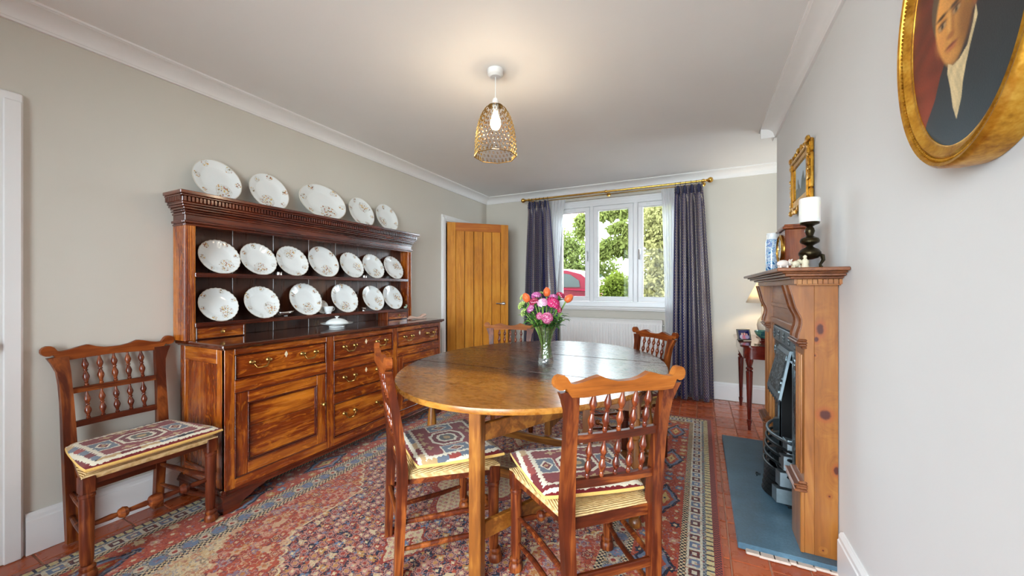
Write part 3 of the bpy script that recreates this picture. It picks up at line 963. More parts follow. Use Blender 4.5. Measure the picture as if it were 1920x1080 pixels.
# tea cup and saucer
t = thing('teacup', 'white teacup in front of a saucer on the lower shelf', 'teacup', (-2.624, 2.052, .9986))
o = obj('cup_body', B().lathe([(.001, .004), (.017, .004), (.019, 0), (.021, 0), (.020, .006), (.029, .020), (.034, .040), (.036, .056), (.034, .056), (.032, .040), (.027, .022), (.016, .008), (.001, .007)], 28), M_PORC, t)
obj('handle', B().tube([(0, .034, .046), (0, .050, .048), (0, .055, .034), (0, .046, .022), (0, .030, .020)], .003, 8), M_PORC, t)
stand_plate('smooth', 'saucer', 'white saucer leaning behind the teacup', 2.030, .054, .9990, -2.652, 16, 0, None, cat='saucer')
# silver salt pot
o = obj('salt_pot', B().lathe([(.012, 0), (.014, .002), (.010, .007), (.022, .016), (.024, .024), (.020, .031), (.021, .034), (.018, .034), (.014, .027), (.001, .025)], 24), M_SILVER)
o.location = (-2.612, 2.388, .9986); tag(o, 'round silver salt pot between lower shelf plates', 'salt pot')
# tiny figure at the right of the lower shelf
b = B().ball((0, 0, .012), (.013, .020, .012), 12); b.ball((0, .018, .024), .009, 10); b.ball((.002, .028, .022), .004, 8)
for s_ in (-1, 1): b.tube([(s_ * .004, .016, .028), (s_ * .007, .013, .040)], .0025, 6)
o = obj('rabbit_figurine', b, plain('glazed_celadon', hexc(160, 180, 160), .15), None); o.location = (-2.588, 2.885, .9990)
tag(o, 'tiny pale green animal figurine at right end of lower shelf', 'figurine')
# covered vegetable dish
t = thing('tureen', 'white covered tureen with wide rim on the dresser top', 'tureen', (-2.470, 2.005, .9022))
obj('dish', B().lathe([(.052, 0), (.056, .003), (.054, .010), (.085, .024), (.112, .031), (.114, .035), (.086, .031), (.055, .014), (.001, .010)], 40), M_PORC, t)
lid = obj('lid', B().lathe([(.078, .029), (.080, .033), (.072, .047), (.052, .060), (.026, .068), (.001, .070)], 40), M_CHINA, t)
lid.scale = (1, 1, 1)
obj('knob', B().lathe([(.008, .068), (.006, .074), (.015, .080), (.016, .084), (.001, .087)], 14), M_PORC, lid)
# pale carved wooden ornament at the right end
M_PALEW = wood('bleached_wood', hexc(150, 112, 96), hexc(196, 160, 142), hexc(222, 196, 180), 'y', 1.5, .6, 0)
b = B().tube([(0, -.13, .012), (0, -.09, .020), (0, -.05, .017), (.002, 0, .012), (0, .05, .016), (-.002, .09, .030), (0, .125, .034)], [.006, .019, .012, .009, .012, .017, .012], 10)
b.tube([(.004, -.02, .010), (.030, .03, .008), (.040, .09, .008)], [.006, .007, .005], 8)
b.tube([(-.01, .08, .022), (-.02, .12, .010)], [.008, .005], 8)
o = obj('driftwood_ornament', b, M_PALEW, None); o.location = (-2.560, 2.865, .9035)
o.location = (-2.42, 2.855, .9035); tag(o, 'pale gnarled wooden ornament lying at right end of dresser top', 'ornament')

# ================================================================== oval gate-leg table
TCX, TCY, TZ = -.922, 2.262, .730
TA, TB = .762, 1.004
JN, JF = TCY - .292, TCY + .292                         # leaf joints
tdk, tmd, tlt = hexc(58, 26, 9), hexc(124, 70, 22), hexc(184, 124, 50)
g = G('table_top_oak')
v = g.vscale(g.tc(), (.12, 1, 1), g.comb(g.rnd() * 5, g.rnd() * 3))
n1 = g.noise(v, 12, 5, .65, .8); n2 = g.noise(g.vscale(g.tc(), (.25, 1, 1)), 90, 3); n3 = g.noise(g.tc(), 2.6, 4, .6)
n4 = g.noise(g.vscale(g.tc(), (.5, 1, 1)), 26, 4, .65, 1.0)
x_, y_, z_ = g.sep(g.tc())
leafy = g.smooth(y_ + (n3 - .5) * .22 + (n1 - .5) * .14, JN - .08, JN - .24)   # sun-bleached near leaf
f = g.clamp(n1 * .36 + n2 * .22 + g.smooth(n4, .28, .72) * .15 + n3 * .24 + leafy * .46 - .22)
c = g.ramp(f, [(.12, hexc(30, 12, 6)), (.40, hexc(78, 38, 14)), (.66, hexc(146, 88, 28)), (.92, hexc(196, 136, 58))])
M_TTOP = g.done(c, g.clamp(n2 * .18 + n4 * .12 + .13), 0, g.bump(n2 + n1, .05, .003), coat=.2, crough=.12)
M_TLEG = wood('table_oak_along_z', tdk, tmd, tlt, 'z', 1.0, .34, .25)
M_TRAIL = wood('table_oak_along_x', tdk, tmd, tlt, 'x', 1.0, .34, .25)
M_TEDGE = M_TTOP

tb = thing('dining_table', 'large oval oak gate-leg dining table with a vase of flowers on it', 'table', (TCX, TCY, ZR), world=True)


def oval_slice(y0, y1, n=40):
    r, l = [], []
    for k in range(n + 1):
        y = y0 + (y1 - y0) * k / n
        q = max(0.0, 1 - ((y - TCY) / TB) ** 2) ** .5 * TA
        r.append((TCX + q, y)); l.append((TCX - q, y))
    pts = r + l[::-1]
    out = [pts[0]]
    for p in pts[1:]:
        if (Vector(p) - Vector(out[-1])).length > 1e-4: out.append(p)
    return out


def slab(poly, z0, z1, e=.006):
    b = B()
    cx = sum(p[0] for p in poly) / len(poly); cy = sum(p[1] for p in poly) / len(poly)
    sh = [(cx + (x - cx) * (1 - e), cy + (y - cy) * (1 - e)) for x, y in poly]
    n = len(poly)
    vs = [(x, y, z0) for x, y in sh] + [(x, y, z0 + .006) for x, y in poly] + [(x, y, z1 - .006) for x, y in poly] + [(x, y, z1) for x, y in sh]
    fs = [tuple(range(n))[::-1], tuple(range(3 * n, 4 * n))]
    for L in range(3): fs += [(L * n + i, L * n + (i + 1) % n, (L + 1) * n + (i + 1) % n, (L + 1) * n + i) for i in range(n)]
    return b.add(vs, fs)


# finer steps near the tips
def tip_slice(sgn):
    n = 60
    a0 = math.asin((JF - TCY) / TB)
    pts = []
    for k in range(n + 1):
        a = a0 + (PI - 2 * a0) * k / n
        pts.append((TCX + TA * math.cos(a), TCY + sgn * TB * math.sin(a)))
    yj = TCY + sgn * (JF - TCY + .0100)
    pts[0] = (pts[0][0], yj); pts[-1] = (pts[-1][0], yj)
    return pts


obj('leaf', slab(tip_slice(-1), TZ - .024, TZ), M_TTOP, tb, smooth=20)
obj('leaf', slab(tip_slice(1), TZ - .024, TZ), M_TTOP, tb, smooth=20)
for yj in (JN - .005, JF + .005): obj('joint_strip', B().box(TCX - .715, TCX + .715, yj - .006, yj + .006, TZ - .020, TZ - .0035), plain('joint_grime', hexc(22, 10, 6), .7), tb)
obj('top_board', slab(oval_slice(JN, JF, 24), TZ - .024, TZ), M_TTOP, tb, smooth=20)

LX0, LX1, LY0, LY1 = TCX - .63, TCX + .63, TCY - .285, TCY + .265
turned = [(.020, .0), (.027, .012), (.027, .035), (.020, .045), (.016, .052)]
def turned_leg(x, y, top=TZ - .024):
    b = B()
    b.box(x - .026, x + .026, y - .026, y + .026, top - .15, top, .002)
    b.box(x - .026, x + .026, y - .026, y + .026, ZR + .075, ZR + .155, .002)
    prof = [(.018, .155), (.024, .165), (.024, .175), (.017, .185), (.019, .20), (.028, .25), (.030, .30), (.026, .37), (.018, .42), (.017, .435), (.025, .445), (.025, .455), (.018, .463), (.020, .48), (.026, .51), (.026, .53), (.018, .55), (.018, top - .15 - ZR + .002)]
    b.lathe([(r, z + ZR) for r, z in prof], 18, tr(x, y, 0))
    b.lathe([(.018, 0), (.028, .008), (.032, .024), (.028, .042), (.018, .052), (.022, .060), (.022, .066), (.018, .078)], 18, tr(x, y, ZR))
    return b


for x in (LX0, LX1):
    for y in (LY0, LY1): obj('leg', turned_leg(x, y), M_TLEG, tb)
for y in (LY0, LY1): obj('apron', B().box(LX0 + .02, LX1 - .02, y - .012, y + .012, TZ - .145, TZ - .026, .002), M_TRAIL, tb)
for x in (LX0, LX1): obj('apron', B().box(x - .012, x + .012, LY0 + .02, LY1 - .02, TZ - .145, TZ - .026, .002), M_TRAIL, tb)
for y in (LY0, LY1): obj('stretcher', B().box(LX0 + .02, LX1 - .02, y - .016, y + .016, ZR + .09, ZR + .14, .003), M_TRAIL, tb)
for x in (LX0, LX1): obj('stretcher', B().box(x - .016, x + .016, LY0 + .02, LY1 - .02, ZR + .09, ZR + .14, .003), M_TRAIL, tb)


def gate(px, py, hx, hy):
    """square gate post at the leaf edge, two rails back to a pivot post on the frame"""
    post = obj('gate_post', B().box(px - .0275, px + .0275, py - .020, py + .020, ZR, TZ - .024, .003), M_TLEG, tb)
    obj('pivot_post', B().box(hx - .021, hx + .021, hy - .021, hy + .021, ZR + .14, TZ - .147, .003), M_TLEG, tb)
    d = Vector((hx - px, hy - py, 0)); L = d.length; a = math.atan2(d.y, d.x)
    for zc, hh in ((.615, .036), (.215, .034)):
        b = B().box(.018, L - .012, -.012, .012, zc - hh, zc + hh, .003, tr(px, py, 0) @ Matrix.Rotation(a, 4, 'Z'))
        obj('gate_rail', b, M_TRAIL, tb)


gate(-.805, 1.312, -.52, LY0 - .046)
gate(-.98, 3.200, -.98, LY1 + .046)

# ================================================================== spindle-back chairs
cdk, cmd, clt = hexc(34, 11, 6), hexc(86, 33, 13), hexc(166, 90, 38)
M_CZ = wood('chair_fruitwood_along_z', cdk, cmd, clt, 'z', 1.4, .38, .0, spec=.28)
M_CX = wood('chair_fruitwood_along_x', cdk, cmd, clt, 'x', 1.4, .38, .0, spec=.28)
M_CRAIL = wood('chair_crest_rail', hexc(96, 44, 14), hexc(152, 84, 30), hexc(190, 122, 56), 'x', 1.2, .42, .0, spec=.15)
M_CRED = wood('chair_crest_rail_red', hexc(64, 22, 8), hexc(116, 52, 18), hexc(164, 88, 36), 'x', 1.2, .42, .0, spec=.2)
M_CSP = wood('chair_spindle_wood', hexc(40, 12, 8), hexc(96, 36, 16), hexc(160, 82, 36), 'z', 2.2, .20, .55)
g = G('woven_rush')
x_, y_, z_ = g.sep(g.tc())
sec = g.abs(x_) * 1.0 > g.abs(y_) * 1.12
run = sec * x_ + (1 - sec) * y_
w_ = g.sin((run + (g.noise(g.tc(), 30, 2) - .5) * .006) * 900)
n = g.noise(g.tc(), 60, 3)
M_RUSH = g.done(g.ramp(g.clamp(n * .7 + w_ * .16 + .15), [(.1, hexc(150, 112, 60)), (.5, hexc(206, 172, 116)), (.9, hexc(232, 206, 158))]), .6, 0, g.bump(w_, .6, .004))


def taper_post(side):
    """rear post with raked back and a flared shoulder: side = -1 or 1"""
    b = B()
    rows = [  # z, x centre, y centre, half width x, half depth y
        (0, .158, -.205, .019, .016), (.20, .164, -.198, .020, .018), (.40, .170, -.190, .021, .020), (.46, .171, -.190, .022, .020),
        (.56, .172, -.199, .021, .018), (.66, .173, -.212, .020, .016), (.74, .175, -.225, .020, .015), (.80, .178, -.236, .022, .014), (.840, .186, -.244, .028, .013), (.868, .193, -.250, .034, .012)]
    vs, fs = [], []
    for z, x, y, hx, hy in rows:
        for a, c in ((-1, -1), (1, -1), (1, 1), (-1, 1)): vs.append((side * x + a * hx, y + c * hy, z))
    for i in range(len(rows) - 1):
        for k in range(4): fs.append((i * 4 + k, i * 4 + (k + 1) % 4, i * 4 + 4 + (k + 1) % 4, i * 4 + 4 + k))
    fs += [(3, 2, 1, 0), tuple(len(vs) - 4 + k for k in range(4))]
    return b.add(vs, fs)


def crest():
    top = [(0, .893), (.03, .894), (.06, .901), (.092, .915), (.118, .909), (.150, .899), (.178, .894), (.192, .896)]
    ear = [(.222 + .024 * math.cos(a), .900 + .024 * math.sin(a)) for a in [math.radians(q) for q in (140, 110, 80, 50, 20, -10, -40, -70, -100, -130)]]
    bot = [(.196, .862), (.188, .852), (.15, .850), (.09, .854), (.03, .857), (0, .858)]
    half = top + ear + bot
    left = [(-x, z) for x, z in half[::-1]]
    poly = half + left[1:-1]
    b = B()
    n = len(poly)
    def yy(x, z): return -.250 - .012 * (1 - (x / .24) ** 2)
    vs = [(x, yy(x, z) - .0125, z) for x, z in poly] + [(x, yy(x, z) + .0125, z) for x, z in poly]
    fs = [tuple(range(n)), tuple(range(n, 2 * n))[::-1]] + [(i, (i + 1) % n, (i + 1) % n + n, i + n) for i in range(n)]
    return b.add(vs, fs)


def cross_rail(z, h, y):
    x = .170
    def fn(u, v):
        xx = -x + 2 * x * u
        bow = -.010 * (1 - (xx / x) ** 2)
        q = [(-.008, -h), (.008, -h), (.008, h), (-.008, h), (-.008, -h)][int(round(v * 4))]
        return (xx, y + bow + q[0], z + q[1])
    return B().grid(fn, 9, 5)


def spindle(x, y0, z0, y1, z1):
    L = math.hypot(y1 - y0, z1 - z0); a = math.atan2(y0 - y1, z1 - z0)
    p = [(.0045, 0), (.008, .03), (.0085, .07), (.0052, .10), (.0080, .125), (.0062, .145), (.0090, .20), (.0128, .28), (.0128, .34), (.0090, .42), (.0055, .49), (.0090, .515), (.0090, .535), (.0060, .555), (.0090, .61), (.0126, .68), (.0126, .73), (.0085, .82), (.0052, .91), (.0045, 1.0)]
    return B().lathe([(r, q * L) for r, q in p], 12, tr(x, y0, z0) @ Matrix.Rotation(a, 4, 'X'))


def make_chair(name, label):
    t = thing(name, label, 'chair', group='spindle-back dining chairs')
    for s in (-1, 1): obj('back_post', taper_post(s), M_CZ, t, smooth=25)
    obj('crest_rail', crest(), M_CRAIL, t, smooth=25)
    ym, yl = -.219, -.198
    obj('back_rail', cross_rail(.705, .013, ym), M_CX, t, smooth=25)
    obj('back_rail', cross_rail(.548, .014, yl), M_CX, t, smooth=25)
    for k in range(5):
        x = (k - 2) * .052; bow = -.010 * (1 - (x / .17) ** 2)
        obj('spindle', spindle(x, ym + bow, .716, -.248 + bow, .862), M_CSP, t)
        obj('spindle', spindle(x, yl + bow, .560, ym + bow, .694), M_CSP, t)
    # front legs: block, collar, tapering shaft, pad foot
    for s in (-1, 1):
        b = B().box(s * .220 - .024, s * .220 + .024, .166, .214, .352, .425, .006)
        b.lathe([(.018, .062), (.021, .08), (.0225, .20), (.0235, .30), (.0235, .335), (.0265, .338), (.0265, .346), (.0235, .350), (.0235, .36)], 18, tr(s * .220, .19, 0))
        b.lathe([(.020, .0), (.029, .006), (.0305, .022), (.026, .036), (.022, .040), (.0255, .046), (.0255, .054), (.019, .062)], 18, tr(s * .220, .198, 0))
        obj('leg', b, M_CZ, t)
    # front stretcher with three bulbs
    prof = [(.008, 0)]
    Ls = .430
    for q, r in ((.02, .009), (.16, .0125), (.20, .009), (.215, .019), (.245, .024), (.275, .019), (.29, .009), (.42, .0125), (.435, .011), (.455, .024), (.5, .030), (.545, .024), (.565, .011), (.58, .0125), (.71, .009), (.725, .019), (.755, .024), (.785, .019), (.80, .009), (.84, .0125), (.98, .009), (1.0, .008)): prof.append((r, q * Ls))
    obj('front_stretcher', B().lathe(prof, 16, tr(-.215, .19, .215) @ rot('Y', 90)), M_CX, t)
    for s in (-1, 1):
        for z in (.125, .235): obj('side_stretcher', B().tube([(s * .218, .19, z), (s * .19, .06, z), (s * .176, -.08, z), (s * .163, -.198, z)], [.008, .0115, .0115, .008], 10), M_CX, t)
    obj('back_stretcher', B().box(-.16, .16, -.207, -.191, .215, .245, .003), M_CX, t)
    # seat: wooden edge slats and rush
    def seat(u, v):
        a = 2 * PI * u
        return (0, 0, 0)
    ft, bk = .238, .165
    for s in (-1, 1):
        P = [(s * ft, .205), (s * bk, -.178), (s * (bk - .010), -.178), (s * (ft - .010), .205)]
        obj('seat_rail', B().prism(P, 'xy', .385, .425), M_CX, t, smooth=None)
    obj('seat_rail', B().box(-ft + .012, ft - .012, .197, .207, .385, .425, .002), M_CX, t)
    obj('seat_rail', B().box(-bk, bk, -.186, -.176, .385, .425, .002), M_CX, t)
    def top(u, v):
        y = -.182 + .394 * v
        w = bk + (ft - bk) * v + .006
        x = (-1 + 2 * u) * w
        e = min(1, (1 - abs(-1 + 2 * u)) / .10) * min(1, min(v, 1 - v) / .10)
        dip = .008 * (1 - min(1, abs(x / w) * 1.0)) * math.sin(PI * v)
        return (x, y, .428 + .014 * math.sqrt(max(0, min(1, e))) - dip)
    b = B().grid(top, 22, 22)
    b.grid(lambda u, v: (top(u, v)[0] * .98, top(u, v)[1] * .985, .408), 6, 6)
    # skirts
    n0 = 40
    ring = []
    for k in range(n0):
        q = k / n0 * 4; s_ = int(q); f_ = q - s_
        uv = [(f_, 0), (1, f_), (1 - f_, 1), (0, 1 - f_)][s_]
        ring.append(uv)
    vs = [top(u, v) for u, v in ring] + [(top(u, v)[0] * .98, top(u, v)[1] * .985, .408) for u, v in ring]
    b.add(vs, [(i, (i + 1) % n0, (i + 1) % n0 + n0, i + n0) for i in range(n0)])
    obj('rush_seat', b, M_RUSH, t, smooth=60)
    return t


def kilim():
    g = G('kilim_cushion_wool')
    x, y, z = g.sep(g.tc())
    x = x / .234; y = y / .188                            # -1..1
    wob = (g.noise(g.tc(), 90, 2) - .5) * .09
    x = x + wob; y = y + wob
    ax, ay = g.abs(x), g.abs(y)
    red, cream, blue, tan, dark = hexc(112, 24, 26), hexc(226, 214, 190), hexc(104, 110, 122), hexc(186, 150, 104), hexc(36, 24, 32)
    c = g.mix(g.noise(g.tc(), 50, 3), red, hexc(146, 44, 40))
    # cream outlined octagon with a dark centre
    oc = g.max(g.max(ax / .34, ay / .42), (ax + ay) / .58)
    # grey stepped squares left and right
    sq = g.max(g.abs(ax - .55) / .15, ay / .30)
    c = g.mix(sq < 1.12, c, cream); c = g.mix(sq < 1, c, blue)
    dm = g.abs(ax - .55) / .12 + ay / .22
    c = g.mix(dm < 1, c, cream); c = g.mix(dm < .7, c, red); c = g.mix(dm < .3, c, tan)
    c = g.mix(g.between(oc, .84, 1.0), c, cream); c = g.mix(oc < .84, c, red); c = g.mix(g.between(oc, .44, .58), c, cream); c = g.mix(oc < .44, c, hexc(96, 92, 84)); c = g.mix(oc < .20, c, tan)
    # tan crosses in the corners of the field
    for cx, cy in ((.36, .56), (.12, .62)):
        qx, qy = g.abs(ax - cx), g.abs(ay - cy)
        c = g.mix(g.max((qx < .10) * (qy < .03), (qx < .03) * (qy < .09)), c, tan)
    # border: coloured blocks between cream bands
    bd = g.max(ax / 1.0, ay / 1.0)
    t = g.m('MULTIPLY', ax > ay, y) + g.m('MULTIPLY', 1 - (ax > ay), x)
    saw = g.tri(t * 9) * .035
    h = g.white(g.comb(g.floor(t * 3.6), ax > ay, g.floor(x * .5 + 3)))
    blocks = g.ramp(h, [(0, red), (.3, blue), (.5, tan), (.72, dark), (.8, hexc(150, 60, 50))], 'CONSTANT')
    inb = bd + saw
    c = g.mix(inb > .72, c, cream); c = g.mix(g.between(bd - saw, .76, .88), c, blocks)
    c = g.mix(g.between(bd, .885, .93), c, cream); c = g.mix(bd > .955, c, red)
    wv = g.noise(g.tc(), 300, 2)
    ms = g.n('ShaderNodeTexMagic', turbulence_depth=1)
    return g.done(g.mix(wv * .3, c, g.mix(.5, c, dark)), .95, 0, g.bump(wv, .5, .003), spec=.1, sheen=.2)


M_KILIM = kilim()
g = G('mustard_cushion_lining')
M_LINING = g.done(g.mix(g.noise(g.tc(), 200, 2), hexc(206, 158, 76), hexc(226, 186, 106)), .85, sheen=.1)


def make_cushion(label):
    t = thing('seat_cushion', label, 'cushion', group='kilim seat cushions')
    W, D, H = .248, .190, .040
    def shape(u, v, s):
        x, y = -1 + 2 * u, -1 + 2 * v
        r = .10
        k = 1 - .035 * (abs(x * y) ** 3)
        e = max(0, min(1, (1 - abs(x)) / .16)) * max(0, min(1, (1 - abs(y)) / .16))
        trap = 1 - .22 * (1 - v)
        return (x * W * k * trap, y * D * k, s * (.018 * math.sqrt(e)))
    b = B().grid(lambda u, v: tuple(Vector(shape(u, v, 1)) + Vector((0, 0, H - .016))), 24, 24)
    obj('cover', b, M_KILIM, t, smooth=60)
    b = B()
    n0 = 64; ring = []
    for k in range(n0):
        q = k / n0 * 4; s_ = int(q); f_ = q - s_
        ring.append([(f_, 0), (1, f_), (1 - f_, 1), (0, 1 - f_)][s_])
    L = []
    for fx, z in ((1.0, H - .016), (1.012, H - .024), (1.0, H * .28), (.95, .006), (.90, .0)):
        L += [(shape(u, v, 0)[0] * fx, shape(u, v, 0)[1] * fx, z) for u, v in ring]
    b.add(L, [(j * n0 + i, j * n0 + (i + 1) % n0, (j + 1) * n0 + (i + 1) % n0, (j + 1) * n0 + i) for j in range(4) for i in range(n0)] + [tuple(4 * n0 + i for i in range(n0))])
    obj('boxing', b, M_LINING, t, smooth=60)
    return t


proto = make_chair('dining_chair', 'x')
cproto = make_cushion('x')


def place(root, x, y, z, face, label, sc=1.0):
    """face: direction the chair looks at, degrees from +X"""
    root.location = (x, y, z); root.rotation_euler = (0, 0, math.radians(face - 90)); root.scale = (sc, sc, sc)
    root['label'] = label


SEATZ = .4455
spots = [  # mid point between the four feet, facing angle, label, scale, cushion offset, cushion turn
    (-2.445, .850, 0.0, 'spindle-back chair standing alone against the wall left of the dresser', 'patterned cushion on the chair against the wall', 1.0, (.0, .016), 1),
    (-.404, 1.462, 134.0, 'spindle-back chair in front, its back turned to the camera', 'patterned cushion on the chair with its back to the camera', 1.0, (-.005, .018), -7),
    (-1.100, 1.448, 51.0, 'spindle-back chair seen edge-on between dresser and table', 'patterned cushion on the chair between dresser and table', 1.0, (0, .005), 3),
    (-1.455, 2.852, -70.0, 'spindle-back chair at far side of table in front of oak door', 'patterned cushion on the chair near the oak door', .955, (0, 0), 0),
    (-.475, 2.855, -133.0, 'spindle-back chair at far side of table near right curtain', 'patterned cushion on the chair near the right curtain', .955, (0, 0), 0)]
for k, (x, y, fa, lab, clab, sc, co, ct) in enumerate(spots):
    ch = proto if k == 0 else dup(proto)
    z = ZR
    if True:
        cr = [q for q in ch.children if q.name.startswith('crest_rail')][0]
        cr.material_slots[0].link = 'OBJECT'; cr.material_slots[0].material = M_CRAIL if k in (1, 3) else M_CRED
    place(ch, x, y, z, fa, lab, sc)
    cu = cproto if k == 0 else dup(cproto)
    a = math.radians(fa - 90)
    ox = co[0] * math.cos(a) - co[1] * math.sin(a); oy = co[0] * math.sin(a) + co[1] * math.cos(a)
    f_ = Vector((math.cos(math.radians(fa)), math.sin(math.radians(fa))))
    place(cu, x + ox + f_.x * .036 * sc, y + oy + f_.y * .036 * sc, z + SEATZ * sc, fa + ct, clab, sc)
    if k == 0: cu.scale = (1.02, 1.07, 1.0)

# ================================================================== hearth and fireplace
g = G('blue_grey_slate')
n = g.noise(g.tc(), 7, 5); n2 = g.noise(g.tc(), 90, 3)
M_SLATE = g.done(g.ramp(g.clamp(n * .6 + n2 * .4), [(.25, hexc(54, 78, 92)), (.55, hexc(72, 102, 120)), (.85, hexc(96, 126, 142))]), .42, 0, g.bump(n2, .12, .003))
hx0, hx1, hy0, hy1 = HEARTH
he = thing('hearth', 'blue-grey slate hearth slab in front of the fireplace', 'hearth', ((hx0 + hx1) / 2, (hy0 + hy1) / 2, 0), world=True)
obj('slab', B().box(hx0, hx1 - .003, hy0, hy1, .002, .031, .003), M_SLATE, he)
b = B(); random.seed(5)
x = hx0 + .03
while x < hx1 - .03:
    w = random.uniform(.03, .06); d = random.uniform(.012, .035)
    b.box(x, min(x + w + .012, hx1 - .004), hy0 - d, hy0 + .004, .0006, .012, .004); x += w
obj('mortar_fillet', b, plain('pale_mortar', hexc(196, 176, 162), .9, speck=.2, sc=40), he)

pdk, pmd, plt_ = hexc(100, 54, 19), hexc(138, 82, 33), hexc(168, 112, 52)
M_PZ = wood('knotty_pine_along_z', pdk, pmd, plt_, 'z', .8, .38, .2, knots=.9, stretch=.10)
M_PY = wood('pine_along_y', pdk, pmd, plt_, 'y', .9, .38, .2, stretch=.10)
M_PX = wood('pine_along_x', pdk, pmd, plt_, 'x', .9, .38, .2, stretch=.10)
M_PD = wood('stained_pine_moulding', hexc(70, 34, 16), hexc(106, 58, 30), hexc(140, 86, 50), 'y', 1.2, .32, .3)
FY0, FY1, FX = 2.082, 3.205, .412
PWD = .172                                               # pilaster width
ZH = .0315
fs_ = thing('fireplace_surround', 'carved pine fireplace surround with scrolled corbels and mantel shelf', 'fireplace', (.45, 2.64, ZH), world=True)
g = G('knotty_pine_side_board')
x_, y_, z_ = g.sep(g.tc())
v = g.vscale(g.tc(), (1, 1, .09))
kd = None
for kx, kz, rx_, rz_ in ((.468, 1.020, .016, .030), (.455, .975, .010, .014), (.485, .650, .026, .026), (.524, .415, .012, .022), (.449, .905, .005, .006), (.478, .060, .004, .004), (.500, .30, .005, .005)):
    d = g.len2((x_ - kx) / rx_, (z_ - kz) / rz_)
    kd = d if kd is None else g.min(kd, d)
warp = g.clamp(1.6 - kd * .35) * .08
n1 = g.noise(g.comb(x_ + warp * .5, y_, z_ * .09 + warp), 16, 5, .6, .6); n2 = g.noise(v, 90, 3)
c = g.ramp(g.clamp(n1 * .8 + n2 * .3 - .05), [(.2, hexc(98, 52, 18)), (.5, hexc(136, 80, 28)), (.8, hexc(162, 106, 44))])
c = g.mix(g.smooth(kd + g.noise(g.tc(), 60, 3) * .5, 2.1, 1.0) * .75, c, hexc(140, 66, 24))
c = g.mix(g.smooth(kd + g.noise(g.tc(), 80, 3) * .5, 1.25, .75), c, hexc(70, 22, 12))
M_PSIDE = g.done(c, .36, 0, g.bump(n2, .1, .002), coat=.2)
for y in (FY0, FY1 - .02):
    obj('side_panel', B().box(FX + .036, XR - .003, y, y + .02, ZH, 1.214, .001), M_PSIDE, fs_)
for s, y0 in ((0, FY0), (1, FY1 - PWD)):
    y1 = y0 + PWD
    p = obj('pilaster', B().box(FX, FX + .036, y0, y1, ZH, 1.214, .0015), M_PZ, fs_)
    b = B()
    for k in range(4):
        yy = y0 + .042 + k * .029
        b.tube([(FX - .001, yy, .365), (FX - .001, yy, .90)], .0065, 8)
    obj('reed', b, M_PZ, p)
    tag(p.children[0], kind='stuff')
    obj('plinth_block', B().box(FX - .014, FX + .002, y0 - .004, y1 + .004, ZH, .300, .003), M_PZ, p)
    b = B()
    for z0, z1, q in ((.300, .312, .038), (.312, .326, .030), (.326, .334, .042), (.334, .346, .022)): b.box(FX - q, FX + .01, y0 - q * .35, y1 + q * .35, z0, z1, .004)
    obj('base_moulding', b, M_PD, p)
    b = B()
    for z0, z1, q in ((.930, .940, .012), (.940, .952, .022), (.952, .964, .030), (.964, .974, .024)): b.box(FX - q, FX + .01, y0 - q * .3, y1 + q * .3, z0, z1, .004)
    obj('capital', b, M_PD, p)
    # S-scroll corbel
    prof = []
    for k in range(15):
        t = k / 14
        zz = .974 + t * .240
        pj = .020 - .014 * math.sin(PI * min(1, t / .62)) ** 2 + .034 * max(0, (t - .38) / .62) ** 1.15
        prof.append((FX - pj, zz))
    poly = [(FX + .002, .974)] + prof + [(FX + .002, 1.214)]
    cb = obj('corbel', B().prism(poly, 'xz', y0, y1), M_PZ, p, smooth=30)
    b = B()
    for yy in (y0 + .022, y0 + .045, y1 - .045, y1 - .022):
        pass
    for yy in (y0 + .012, y0 + .030, y0 + .048, y1 - .048, y1 - .030, y1 - .012): b.tube([(a - .001, yy, z) for a, z in prof], .005, 6)
    rb = obj('corbel_bead', b, M_PD, p); rb['kind'] = 'stuff'
yi0, yi1 = FY0 + PWD, FY1 - PWD
obj('frieze_panel', B().box(FX + .018, FX + .036, yi0, yi1, 1.105, 1.214, .002), M_PY, fs_)
obj('frieze_rail', B().box(FX + .010, FX + .036, yi0, yi1, 1.085, 1.107, .003), M_PY, fs_)
obj('frieze_panel', B().box(FX + .022, FX + .036, yi0, yi1, 1.010, 1.086, .002), M_PY, fs_)
obj('frieze_rail', B().box(FX + .006, FX + .036, yi0, yi1, .975, 1.012, .004), M_PY, fs_)
for y in (yi0, yi1 - .03): obj('opening_stile', B().box(FX + .014, FX + .036, y, y + .03, ZH, .976, .002), M_PZ, fs_)
sh = B()
for z0, z1, q in ((1.240, 1.250, .052), (1.250, 1.262, .075), (1.262, 1.270, .088), (1.270, 1.285, .110)):
    sh.box(FX - q - .012, XR - .002, FY0 - q * 1.38, FY1 + q * 1.05, z0, z1, .0035)
ms = obj('mantel_shelf', sh, M_PD, fs_)
obj('dentil_bed', B().box(FX - .034, XR - .002, FY0 - .034, FY1 + .034, 1.212, 1.241, .001), M_PX, fs_)
dm = None
x = FX - .034
for k in range(9):
    b = B().box(FX - .032 + k * .0178, FX - .032 + k * .0178 + .0155, FY0 - .042, FY0 - .032, 1.217, 1.239, .001)
    obj('dentil', b, M_PX, ms)
b = B(); y = FY0 - .03
while y < FY1 + .02:
    b.box(FX - .042, FX - .032, y, y + .0155, 1.217, 1.239); y += .0178
o = obj('front_dentil_course', b, M_PY, ms, smooth=None); o['kind'] = 'stuff'

